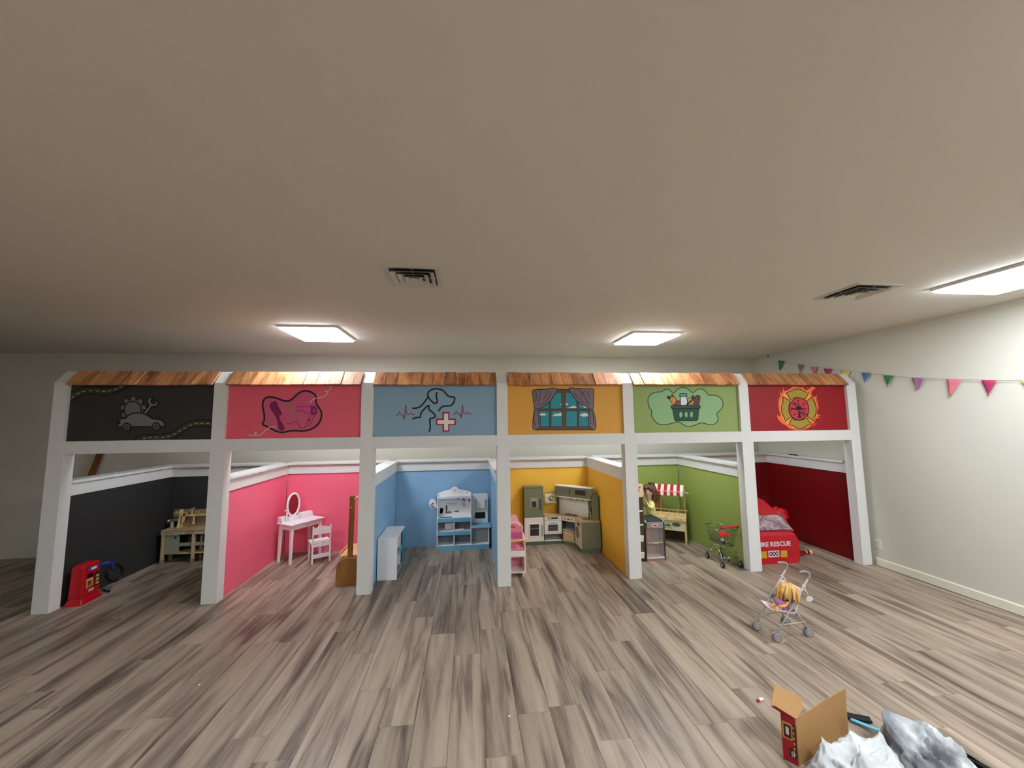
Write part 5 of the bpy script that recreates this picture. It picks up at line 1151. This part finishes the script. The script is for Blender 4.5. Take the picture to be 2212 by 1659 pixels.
# ================================================================== RED BOOTH: fire truck tent
t = thing('fire_truck_tent', 'red fabric fire truck play tent in the red booth', 'play tent', (6.872, 0.165, 0))
mt_, nt_, p_, N_, K_2 = newmat('red_tent_cloth'); tc_ = N_.new('ShaderNodeTexCoord'); nz_ = N_.new('ShaderNodeTexNoise'); nz_.inputs['Scale'].default_value = 9; nz_.inputs['Detail'].default_value = 5
K_2.new(tc_.outputs['Object'], nz_.inputs['Vector']); mx_ = N_.new('ShaderNodeMixRGB'); mx_.inputs[1].default_value = L((172, 8, 26)); mx_.inputs[2].default_value = L((206, 22, 40)); K_2.new(nz_.outputs['Fac'], mx_.inputs[0]); K_2.new(mx_.outputs[0], p_.inputs['Base Color']); p_.inputs['Roughness'].default_value = 0.45
bp_ = N_.new('ShaderNodeBump'); bp_.inputs['Strength'].default_value = 0.5; bp_.inputs['Distance'].default_value = 0.01; K_2.new(nz_.outputs['Fac'], bp_.inputs['Height']); K_2.new(bp_.outputs[0], p_.inputs['Normal'])
TENT = mt_
def section(y, hw, h, rt, rb, wob=0.0):
    pts_ = []
    for cx, cz, a0, r_ in ((hw-rb, rb, -90, rb), (hw-rt, h-rt, 0, rt), (-hw+rt, h-rt, 90, rt), (-hw+rb, rb, 180, rb)):
        for i in range(7):
            a = R(a0+15*i); x, z = cx+r_*math.cos(a), cz+r_*math.sin(a)
            n3 = noise.noise(Vector((x*7, y*7, z*7)))*wob
            pts_.append((x*(1+n3*0.5), y+n3*0.6, z+n3*(1 if z > 0.05 else 0)))
    return pts_
secs = [section(0.0, 0.285, 0.296, 0.10, 0.045), section(0.006, 0.292, 0.312, 0.11, 0.048), section(0.055, 0.296, 0.340, 0.075, 0.05), section(0.165, 0.262, 0.474, 0.075, 0.05), section(0.195, 0.258, 0.508, 0.11, 0.05, 0.02), section(0.23, 0.255, 0.560, 0.15, 0.05, 0.05), section(0.30, 0.250, 0.615, 0.19, 0.05, 0.06), section(0.42, 0.250, 0.630, 0.19, 0.05, 0.06), section(0.60, 0.252, 0.600, 0.18, 0.05, 0.06), section(0.80, 0.255, 0.57, 0.16, 0.05, 0.04), section(0.90, 0.25, 0.50, 0.14, 0.05, 0.03)]
b = B(); n_ = len(secs[0])
vs = [p for s_ in secs for p in s_]; fs = [tuple(range(n_-1, -1, -1)), tuple((len(secs)-1)*n_+i for i in range(n_))]
for i in range(len(secs)-1):
    for k in range(n_): fs.append((i*n_+k, i*n_+(k+1) % n_, (i+1)*n_+(k+1) % n_, (i+1)*n_+k))
b.add(vs, fs); ob = b.obj('tent_body', TENT, t)
for p in ob.data.polygons: p.use_smooth = len(p.vertices) < 8
# mesh windscreen laid on the sloping nose
mw_, nt_, p_, N_, K_2 = newmat('windscreen_mesh'); tc_ = N_.new('ShaderNodeTexCoord'); nz_ = N_.new('ShaderNodeTexNoise'); nz_.inputs['Scale'].default_value = 14; nz_.inputs['Detail'].default_value = 4; nz_.inputs['Distortion'].default_value = 1.5
K_2.new(tc_.outputs['Object'], nz_.inputs['Vector']); cr_ = N_.new('ShaderNodeValToRGB'); cr_.color_ramp.elements[0].position = 0.35; cr_.color_ramp.elements[1].position = 0.7; cr_.color_ramp.elements[0].color = L((124, 96, 104)); cr_.color_ramp.elements[1].color = L((206, 176, 182)); K_2.new(nz_.outputs['Fac'], cr_.inputs[0]); K_2.new(cr_.outputs[0], p_.inputs['Base Color']); p_.inputs['Roughness'].default_value = 0.5
rows = []
for i in range(9):
    f = i/8; hw = 0.276-0.034*f
    rows.append([(hw*(-1+2*k/12), 0.052+0.112*f-0.004-0.003, 0.342+0.132*f-0.020*(max(0, abs(-1+2*k/12)-0.70)/0.30)**2) for k in range(13)])
B().grid(rows).obj('windscreen', mw_, t, smooth=True, solid=0.003)
B().tube(cr_spline([(0.328*math.cos(R(a)) if False else x, y, z) for x, y, z in [(-0.293, 0.035, 0.235), (-0.26, 0.035, 0.306), (-0.18, 0.035, 0.330), (0.18, 0.035, 0.330), (0.26, 0.035, 0.306), (0.293, 0.035, 0.235)]], False, 5), 0.005, 8).obj('bonnet_piping', paint((128, 6, 20), 0.5), t, smooth=True)
WT = paint((232, 206, 206), 0.55)
text_obj('front_lettering', 'FIRE RESCUE', 0.066, WT, t, (-0.010, -0.0012, 0.205), (R(90), 0, 0), 0.0012, 1.06, bold=0.0016)
B().prism(rrect(-0.085, 0.041, 0.073, 0.139, 0.006), 1, -0.002, 0.001).obj('number_plate', paint((226, 208, 206), 0.5), t)
text_obj('plate_number', 'OOO', 0.060, BLACK, t, (-0.022, -0.0028, 0.106), (R(90), 0, 0), 0.0008, 0.72, bold=0.0022)
YL = paint((208, 160, 34), 0.5, 0.05)
for s in (-1, 1):
    c = -0.022
    B().box(min(c+s*0.082, c+s*0.158), max(c+s*0.082, c+s*0.158), -0.002, 0.001, 0.066, 0.136).obj('yellow_lamp', YL, t)
    B().box(min(c+s*0.160, c+s*0.226), max(c+s*0.160, c+s*0.226), -0.0012, 0.001, 0.066, 0.136).obj('red_lamp', paint((186, 24, 40), 0.5), t)
t = thing('red_cloth_bundle', 'crumpled red cloth with green spots hanging behind the fire truck tent', 'cloth', (7.33, 0.66, 0.0))
def lump(center, rad, seed, amp, n=36, m=22, freq=3.0, flat=0.0):
    bb = B().ell((0, 0, 0), (1, 1, 1), n, m); out = []
    for v in bb.v:
        d = Vector(v); q = d*freq+Vector((seed, seed*1.7, seed*0.6))
        rg = 1-abs(noise.noise(q))*2; k = 1+amp*(0.6*noise.noise(q*0.6)+0.7*(rg-0.5)+0.25*noise.noise(q*2.6))
        p = Vector((d.x*rad[0]*k, d.y*rad[1]*k, d.z*rad[2]*k))+Vector(center)
        if p.z < flat: p.z = flat+0.001
        out.append(tuple(p))
    bb.v = out; return bb
lump((0, 0, 0.36), (0.135, 0.10, 0.11), 3.1, 0.35, flat=0.0).obj('cloth', TENT, t, smooth=True)
B().loft([((0.02, 0.02, 0.0), 0.10), ((0.02, 0.02, 0.16), 0.085), ((0.0, 0.0, 0.34), 0.10)], 14).obj('cloth_fold', TENT, t, smooth=True)
for x, y, z, r_ in ((-0.075, -0.065, 0.445, 0.016), (-0.01, -0.092, 0.405, 0.018)): B().ell((x, y, z), (r_, 0.014, r_*0.7), 10, 6).obj('green_spot', paint((104, 122, 62), 0.6), t, smooth=True)
t = thing('toy_boots', 'pair of small dark red toy fire boots with cream cuffs beside the tent', 'toy', (7.36, 0.36, 0.0))
for k, (x, y, a) in enumerate(((0.0, 0.0, 20), (0.055, 0.03, -15))):
    c, s = math.cos(R(a)), math.sin(R(a)); T = lambda p: (x+p[0]*c-p[1]*s, y+p[0]*s+p[1]*c, p[2])
    sh = B().loft([(T((-0.05, 0, 0.022)), 0.014), (T((-0.03, 0, 0.022)), 0.020), (T((0.01, 0, 0.021)), 0.0205), (T((0.055, 0, 0.026)), 0.022)], 12).obj('boot', paint((140, 20, 26), 0.4), t, smooth=True)
    B().cyl(T((0.055, 0, 0.026)), T((0.075, 0, 0.028)), 0.0235, 0.024, 14).obj('cuff', paint((222, 200, 146), 0.5), sh)
t = thing('door_latch', 'small black bracket lying on the white ledge of the red booth', 'bracket', (7.80, 0.86, 1.0802))
B().box(-0.014, 0.014, -0.065, 0.065, 0, 0.006).obj('plate', BLACK, t, bevel=0.001); B().box(-0.010, 0.010, -0.055, 0.055, 0.006, 0.014).obj('slide', paint((40, 40, 38), 0.4), t, bevel=0.002)

# ================================================================== OPEN FLOOR
# doll stroller
t = thing('doll_stroller', 'gray framed toy doll stroller with a pink seat on the open floor', 'doll stroller', (5.85, -1.075, 0), 0)
FRM = paint((176, 172, 166), 0.4, 0.03); WHL = paint((146, 138, 134), 0.5, 0.04); SEATC = paint((238, 214, 216), 0.7, 0.05, 40)
FL_, FR_, RL_, RR_ = (-0.147, 0.072), (-0.118, -0.085), (0.120, 0.104), (0.156, -0.054)
def wheel(x, y):
    dx, dy = 0.0, 1.0
    ax = Vector((0.20, 0.98, 0)).normalized(); 
    hub = B().cyl(Vector((x, y, 0.030))-ax*0.020, Vector((x, y, 0.030))+ax*0.020, 0.006, None, 10).obj('axle', FRM, t)
    for s in (-1, 1):
        c = Vector((x, y, 0.030))+ax*(s*0.014)
        wv = B().torus(c, ax, 0.022, 0.008, 24, 8, 1.0).cyl(c-ax*0.005, c+ax*0.005, 0.022, None, 20).obj('wheel', WHL, t, smooth=False)
        B().torus(c+ax*(s*0.0058), ax, 0.012, 0.0025, 18, 6).cyl(c, c+ax*(s*0.008), 0.005, None, 10).obj('wheel_disc', paint((176, 168, 162), 0.5), wv, smooth=True)
for p in (FL_, FR_, RL_, RR_): wheel(*p)
HL, HR = (0.168, 0.120, 0.400), (0.212, -0.030, 0.385)      # tops of the push tubes
for F, H, s in ((FL_, HL, 1), (FR_, HR, -1)):
    B().tube([(F[0]+0.006, F[1], 0.050), (F[0]+(H[0]-F[0])*0.45, F[1]+(H[1]-F[1])*0.45, 0.050+(H[2]-0.050)*0.45), H], 0.0058, 9).obj('push_tube', FRM, t, smooth=True)
    B().tube(cr_spline([H, (H[0]+0.012, H[1], H[2]+0.022), (H[0]+0.006, H[1]+0.004, H[2]+0.040), (H[0]-0.022, H[1]+0.012, H[2]+0.046), (H[0]-0.052, H[1]+0.018, H[2]+0.040)], False, 5), 0.0095, 10).obj('handle', WHL, t, smooth=True)
for Rr, F, H in ((RL_, FL_, HL), (RR_, FR_, HR)):
    top = tuple(Vector((F[0]+(H[0]-F[0])*0.50, F[1]+(H[1]-F[1])*0.50, 0.05+(H[2]-0.05)*0.50)))
    B().tube([top, (Rr[0]-0.004, Rr[1], 0.050)], 0.0055, 9).obj('rear_tube', FRM, t, smooth=True)
    B().bar(Vector(top)-Vector((0.02, 0, 0.02)), Vector(top)+Vector((0.012, 0, 0.012)), 0.018, 0.022).obj('hinge', GREY_PL, t, bevel=0.003)
    q = Vector((F[0]+(H[0]-F[0])*0.14, F[1]+(H[1]-F[1])*0.14, 0.10)); r_ = Vector((Rr[0]-0.02, Rr[1], 0.098))
    B().tube([q, r_], 0.0045, 8).obj('side_link', FRM, t, smooth=True)
def lp(F, H, f): return Vector((F[0]+(H[0]-F[0])*f, F[1]+(H[1]-F[1])*f, 0.05+(H[2]-0.05)*f))
B().tube([lp(FL_, HL, 0.14), lp(FR_, HR, 0.14)], 0.0045, 8).obj('front_bar', FRM, t, smooth=True)
ra, rb = Vector((RL_[0]-0.015, RL_[1], 0.10)), Vector((RR_[0]-0.015, RR_[1], 0.10))
B().tube([ra, rb], 0.0045, 8).obj('rear_bar', FRM, t, smooth=True)
B().tube([lp(FL_, HL, 0.42)-Vector((0, 0, 0.03)), rb], 0.0045, 8).tube([lp(FR_, HR, 0.42)-Vector((0, 0, 0.03)), ra], 0.0045, 8).obj('cross_brace', GREY_PL, t, smooth=True)
# cloth seat slung between the tubes
rows = []
for i in range(11):
    f = i/10
    row_ = []
    for k in range(9):
        g = k/8
        if f < 0.4:
            u = f/0.4; fr = 0.40; p = lp(FL_, HL, fr)*(1-g)+lp(FR_, HR, fr)*g; fwd = Vector((-0.060, 0, 0.006))*(1-u); sag = Vector((0.045*u, 0, -0.030*math.sin(PI*g)-0.020*u))
        else:
            u = (f-0.4)/0.6; fr = 0.40+0.40*u; p = lp(FL_, HL, fr)*(1-g)+lp(FR_, HR, fr)*g; fwd = Vector((0, 0, 0)); sag = Vector((0.045*(1-u)+0.014*math.sin(PI*g), 0, -0.030*math.sin(PI*g)*(1-u)-0.020*(1-u)))
        row_.append(tuple(p+fwd+sag))
    rows.append(row_)
B().grid(rows).obj('seat_cloth', SEATC, t, smooth=True, solid=0.003)
B().tube([Vector(p)+Vector((0, 0, 0.002)) for p in rows[0]], 0.0048, 7).obj('seat_edge', paint((244, 226, 226), 0.7), t, smooth=True)
for F, H, s in ((FL_, HL, 1), (FR_, HR, -1)):
    q = lp(F, H, 0.86)
    B().torus(q, (0.5, 0, 0.8), 0.009, 0.004, 14, 6).obj('tie_knot', paint((240, 232, 232), 0.7), t, smooth=True)
    B().tube(cr_spline([q, q+Vector((0.016, -0.008*s, -0.014)), q+Vector((0.020, -0.012*s, -0.045))], False, 4), 0.0028, 6).obj('tie_tail', paint((240, 232, 232), 0.7), t, smooth=True)
    B().tube(cr_spline([q, q+Vector((-0.012, -0.014*s, -0.02)), q+Vector((-0.006, -0.026*s, -0.05))], False, 4), 0.0032, 6).obj('tie_tail', paint((240, 232, 232), 0.7), t, smooth=True)
q = lp(FR_, HR, 0.80)
B().tube(cr_spline([q, q+Vector((0.022, -0.012, -0.008)), q+Vector((0.032, -0.014, -0.036))], False, 4), 0.002, 6).obj('tag_string', paint((240, 236, 230), 0.7), t, smooth=True)
q = q+Vector((0.034, -0.015, -0.060))
B().add([tuple(q+Vector(v)) for v in [(0.028*math.cos(R(a)), -0.006-0.003*s_, 0.020*math.sin(R(a))) for s_ in (0, 1) for a in range(0, 360, 30)]], [tuple(range(12)), tuple(range(23, 11, -1))]+[(i, (i+1) % 12, 12+(i+1) % 12, 12+i) for i in range(12)]).obj('paper_tag', paint((206, 200, 190), 0.6), t)

# doll in the stroller
t = thing('doll', 'doll with golden orange hair and purple dress sitting in the toy stroller', 'doll', (5.878, -1.072, -0.012))
DSK = paint((240, 176, 120), 0.5, 0.03); DRS = paint((178, 116, 172), 0.7, 0.18, 60); DHR = wood((170, 92, 40), (240, 204, 120), (50, 50, 12), 0.35)
dj = [(0.0,0,0.212,0.026),(0.016,0,0.245,0.026),(0.026,0,0.272,0.014),(0.036,0,0.300,0.030),(0.040,0,0.322,0.024),
      (0.014,0.030,0.258,0.011),(-0.012,0.044,0.236,0.009),(-0.036,0.030,0.226,0.008),(0.014,-0.030,0.258,0.011),(-0.010,-0.046,0.232,0.009),(-0.040,-0.036,0.222,0.008),
      (-0.040,0.016,0.206,0.014),(-0.075,0.022,0.200,0.012),(-0.085,0.022,0.178,0.010),(-0.040,-0.016,0.204,0.014),(-0.075,-0.020,0.198,0.012),(-0.084,-0.020,0.176,0.010)]
skin('body', dj, [(0,1),(1,2),(2,3),(3,4),(1,5),(5,6),(6,7),(1,8),(8,9),(9,10),(0,11),(11,12),(12,13),(0,14),(14,15),(15,16)], DSK, t, 2)
skin('dress', [(-0.060,0,0.205,0.030,0.042),(-0.02,0,0.214,0.036,0.048),(0.008,0,0.236,0.034,0.042),(0.020,0,0.262,0.022),(0.010,0.032,0.252,0.016),(0.010,-0.032,0.252,0.016)], [(0,1),(1,2),(2,3),(3,4),(3,5)], DRS, t, 2)
for s in (-1, 1): B().ell((0.010, s*0.012, 0.306), (0.004, 0.005, 0.005), 10, 6).obj('eye', paint((50, 70, 110), 0.2), t, smooth=True)
B().tube([(0.006, -0.006, 0.288), (0.004, 0.0, 0.2875), (0.006, 0.006, 0.288)], 0.002, 6).obj('mouth', paint((200, 80, 90), 0.4), t, smooth=True)
hb = B(); cr0 = Vector((0.046, 0, 0.342))
for k in range(54):
    a = 2*PI*k/54; ca, sa = math.cos(a), math.sin(a); w1 = random.uniform(0.9, 1.45)
    e1 = Vector((0.030+ca*0.054*w1, sa*0.062*w1, 0.262+random.uniform(-0.02, 0.03)-0.020*max(0, -ca)))
    e1.x = max(-0.035, min(e1.x, 0.075)); 
    q = cr_spline([tuple(cr0), tuple(cr0+Vector((ca*0.030, sa*0.034, 0.006))), (0.038+ca*0.048*w1, sa*0.056*w1, 0.312), tuple(e1)], False, 4)
    hb.loft([(p, 0.0085*(1-0.6*max(0, (i/(len(q)-1)-0.6)/0.4))) for i, p in enumerate(q)], 6)
hb.ell((0.044, 0, 0.318), (0.036, 0.040, 0.032), 14, 8)
hb.obj('hair', DHR, t, smooth=True)
B().tube(cr_spline([(-0.02, -0.046, 0.232), (-0.04, -0.05, 0.222), (-0.066, -0.036, 0.222)], False, 4), 0.008, 8).obj('sash', paint((240, 170, 96), 0.6), t, smooth=True)

# open cardboard box
CARD = paint((168, 126, 78), 0.75, 0.05, 12, 0.1, 80); BRED = paint((150, 18, 34), 0.45, 0.06, 20); BDK = paint((58, 24, 26), 0.5, 0.1, 50)
t = thing('cardboard_box', 'open red printed cardboard box with brown flaps standing up', 'box', (5.052, -2.068, 0))
ux = Vector((5.452-5.052, -1.930+2.068, 0)); UL2 = ux.length; ux.normalize(); uy = Vector((-0.045, 0.062, 0)); UD = 0.055; uy = Vector((-0.60, 0.80, 0)).normalized()
def bp(a, d, z): v = ux*a+uy*d; return (v.x, v.y, z)
def sheet(name, q, mat, th=0.003, parent=None):
    q = [Vector(p) for p in q]; n_ = (q[1]-q[0]).cross(q[-1]-q[0]).normalized()*th
    m_ = len(q); bb = B().add([tuple(p) for p in q]+[tuple(p+n_) for p in q], [tuple(range(m_-1, -1, -1)), tuple(range(m_, 2*m_))]+[(i, (i+1) % m_, m_+(i+1) % m_, m_+i) for i in range(m_)])
    return bb.obj(name, mat, parent or t)
BH = 0.200
sheet('front_wall', [bp(0, 0, 0), bp(UL2, 0, 0), bp(UL2, 0, 0.13), bp(0, 0, 0.13)], CARD)
sheet('front_flap', [bp(0, -0.001, 0.131), bp(UL2, -0.001, 0.131), bp(UL2+0.006, 0.000, BH+0.004), bp(UL2*0.46, 0.0, BH+0.004), bp(UL2*0.44, 0.0, BH), bp(0, 0.0, BH)], CARD)
side_ = sheet('side_wall', [bp(-0.0015, 0, 0), bp(-0.0015, 0, BH-0.002), bp(-0.0015, UD, BH-0.002), bp(-0.0015, UD, 0)], BRED)
sheet('back_wall', [bp(0, UD, 0), bp(0, UD, 0.10), bp(UL2, UD, 0.10), bp(UL2, UD, 0)], CARD)
sheet('end_wall', [bp(UL2, 0, 0), bp(UL2, UD, 0), bp(UL2, UD, 0.13), bp(UL2, 0, 0.13)], CARD)
sheet('bottom', [bp(0, 0.002, 0.001), bp(UL2, 0.002, 0.001), bp(UL2, UD, 0.001), bp(0, UD, 0.001)], CARD)
fl_ = sheet('side_flap', [bp(-0.0015, -0.002, BH), bp(-0.075, UD*0.9, BH+0.062), bp(0.070, UD+0.055, BH+0.075), bp(0.15, UD*0.9, BH+0.020), bp(0.10, UD*0.3, BH)], CARD)
sheet('flap_red_back', [bp(-0.003, -0.003, BH-0.002), bp(-0.0015, UD, BH-0.003), bp(-0.070, UD*0.98, BH+0.045), bp(-0.060, UD*0.72, BH+0.048)], BRED)
# print on the red side
def onside(d0, d1, z0, z1, name, mat, off): sheet(name, [bp(off, d0, z0), bp(off, d0, z1), bp(off, d1, z1), bp(off, d1, z0)], mat, 0.0006, side_)
onside(0.010, 0.050, 0.098, 0.168, 'picture_panel', paint((198, 140, 50), 0.5, 0.1, 60), -0.0052); onside(0.016, 0.044, 0.104, 0.160, 'picture_animal', BDK, -0.0062)
onside(0.024, 0.036, 0.118, 0.150, 'picture_label', paint((206, 190, 186), 0.5), -0.0072); onside(0.0, 0.012, 0.03, 0.17, 'picture_strip', BDK, -0.0052)
for k in range(6): onside(0.004, 0.009, 0.040+0.022*k, 0.052+0.022*k, 'picture_spot', paint((198, 150, 70), 0.5), -0.0064)
onside(0.004, 0.026, 0.028, 0.062, 'text_block', paint((40, 20, 24), 0.5), -0.0062); onside(0.008, 0.012, 0.032, 0.058, 'text_line', paint((206, 196, 196), 0.5), -0.0072); onside(0.016, 0.019, 0.032, 0.054, 'text_line', paint((206, 196, 196), 0.5), -0.0072)

# bags
def bagmat(name, c0, c1, rough=0.55):
    m, nt, p, N, K = newmat(name); tc = N.new('ShaderNodeTexCoord'); nz = N.new('ShaderNodeTexNoise'); nz.inputs['Scale'].default_value = 6; nz.inputs['Detail'].default_value = 3
    K.new(tc.outputs['Object'], nz.inputs['Vector']); cr = N.new('ShaderNodeValToRGB'); cr.color_ramp.elements[0].position = 0.42; cr.color_ramp.elements[1].position = 0.60; cr.color_ramp.elements[0].color = L(c0); cr.color_ramp.elements[1].color = L(c1)
    K.new(nz.outputs['Fac'], cr.inputs[0]); K.new(cr.outputs[0], p.inputs['Base Color']); p.inputs['Roughness'].default_value = rough
    n2 = N.new('ShaderNodeTexNoise'); n2.inputs['Scale'].default_value = 26; n2.inputs['Detail'].default_value = 4; K.new(tc.outputs['Object'], n2.inputs['Vector'])
    b = N.new('ShaderNodeBump'); b.inputs['Strength'].default_value = 0.35; b.inputs['Distance'].default_value = 0.006; K.new(n2.outputs['Fac'], b.inputs['Height']); K.new(b.outputs[0], p.inputs['Normal'])
    return m
def crumple(rad, seed, amp, tips, freq=2.2, n=72, m=44, aniso=(1, 1, 1)):
    bb = B().ell((0, 0, 0), (1, 1, 1), n, m); out = []
    for v in bb.v:
        d = Vector(v).normalized(); q = Vector((d.x*aniso[0], d.y*aniso[1], d.z*aniso[2]))*freq+Vector((seed, seed*1.3, seed*2.1))
        k = 0.0; a_ = 1.0; f_ = 1.0
        for o_ in range(4):
            k += a_*(0.5-abs(noise.noise(q*f_))*1.7); a_ *= 0.55; f_ *= 1.9
        p = Vector((d.x*rad[0], d.y*rad[1], d.z*rad[2]))*(1+amp*k)
        for tip, pw, st in tips:
            tv = Vector(tip); c = max(0, d.dot(tv.normalized()))**pw
            p = p*(1-c*st)+tv*(c*st)
        p.z = max(p.z, 0.0)
        out.append(tuple(p))
    bb.v = out; return bb
WBAG = bagmat('white_film', (192, 193, 192), (212, 212, 210)); GBAG = bagmat('smoky_film', (122, 123, 126), (216, 217, 215))
t = thing('white_plastic_bag', 'crumpled white plastic packing bag in front of the cardboard box', 'plastic bag', (5.235, -2.185, 0))
crumple((0.190, 0.105, 0.115), 4.2, 0.36, [((-0.095, 0.080, 0.150), 30, 0.95), ((0.045, 0.088, 0.150), 34, 0.95), ((0.20, 0.08, 0.15), 12, 0.9), ((-0.02, -0.18, 0.06), 12, 0.8)], 2.6).obj('film', WBAG, t, smooth=True)
t = thing('translucent_plastic_bag', 'large smoky white plastic bag slumped right of the cardboard box', 'plastic bag', (5.600, -2.165, 0))
crumple((0.150, 0.135, 0.135), 9.7, 0.36, [((-0.145, 0.075, 0.185), 34, 0.95), ((-0.09, 0.10, 0.205), 22, 0.95), ((0.03, 0.03, 0.190), 14, 0.85), ((0.09, 0.03, 0.150), 24, 0.9), ((0.12, -0.20, 0.02), 10, 0.8)], 2.3, aniso=(2.0, 0.9, 0.8)).obj('film', GBAG, t, smooth=True)
t = thing('black_strap', 'black fabric edge lying at the right of the smoky plastic bag', 'strap', (5.775, -2.14, 0))
rows = []
for i in range(12):
    f = i/11; p = Vector((0.03, 0.10, 0))*(1-f)+Vector((0.13, -0.22, 0))*f
    rows.append([tuple(p+Vector((-0.09+0.11*g, 0.02*g, 0.006+0.075*(1-g)**1.3*math.sin(PI*min(1, 0.25+0.7*f))))) for g in (0, 0.25, 0.5, 0.75, 1.0)])
B().grid(rows).obj('cloth', paint((26, 26, 28), 0.7), t, smooth=True, solid=0.004)
t = thing('blue_stick', 'pale blue plastic stick with a black end between box and bag', 'stick', (5.545, -1.90, 0.0))
B().bar((-0.012, 0.03, 0.012), (0.06, -0.075, 0.018), 0.016, 0.010).obj('stick', paint((106, 186, 206), 0.4), t, bevel=0.003); B().bar((-0.010, 0.052, 0.014), (0.075, 0.0, 0.020), 0.040, 0.014).obj('black_end', BLACK, t, bevel=0.004)
t = thing('plastic_scrap', 'tiny red and white scrap of packaging on the floor left of the box', 'scrap', (5.172, -1.682, 0))
B().bar((-0.014, -0.004, 0.008), (0.002, 0.002, 0.010), 0.014, 0.012).obj('red_piece', paint((176, 40, 36), 0.5), t, bevel=0.003); B().bar((0.002, 0.003, 0.008), (0.032, 0.012, 0.008), 0.016, 0.006).obj('white_piece', paint((232, 230, 228), 0.5), t, bevel=0.002)
for i, (x, y, lb) in enumerate(((1.956, -1.129, 'tiny white crumb on the floor before the pink booth'), (3.785, -1.614, 'tiny white crumb on the floor in the middle foreground'))):
    o = B().ell((0, 0, 0.0035), (0.006, 0.005, 0.0035), 8, 6).obj('crumb', paint((240, 238, 232), 0.6), smooth=True); o.location = (x, y, 0.0); tag(o, lb, 'crumb', 'white crumbs on the floor')
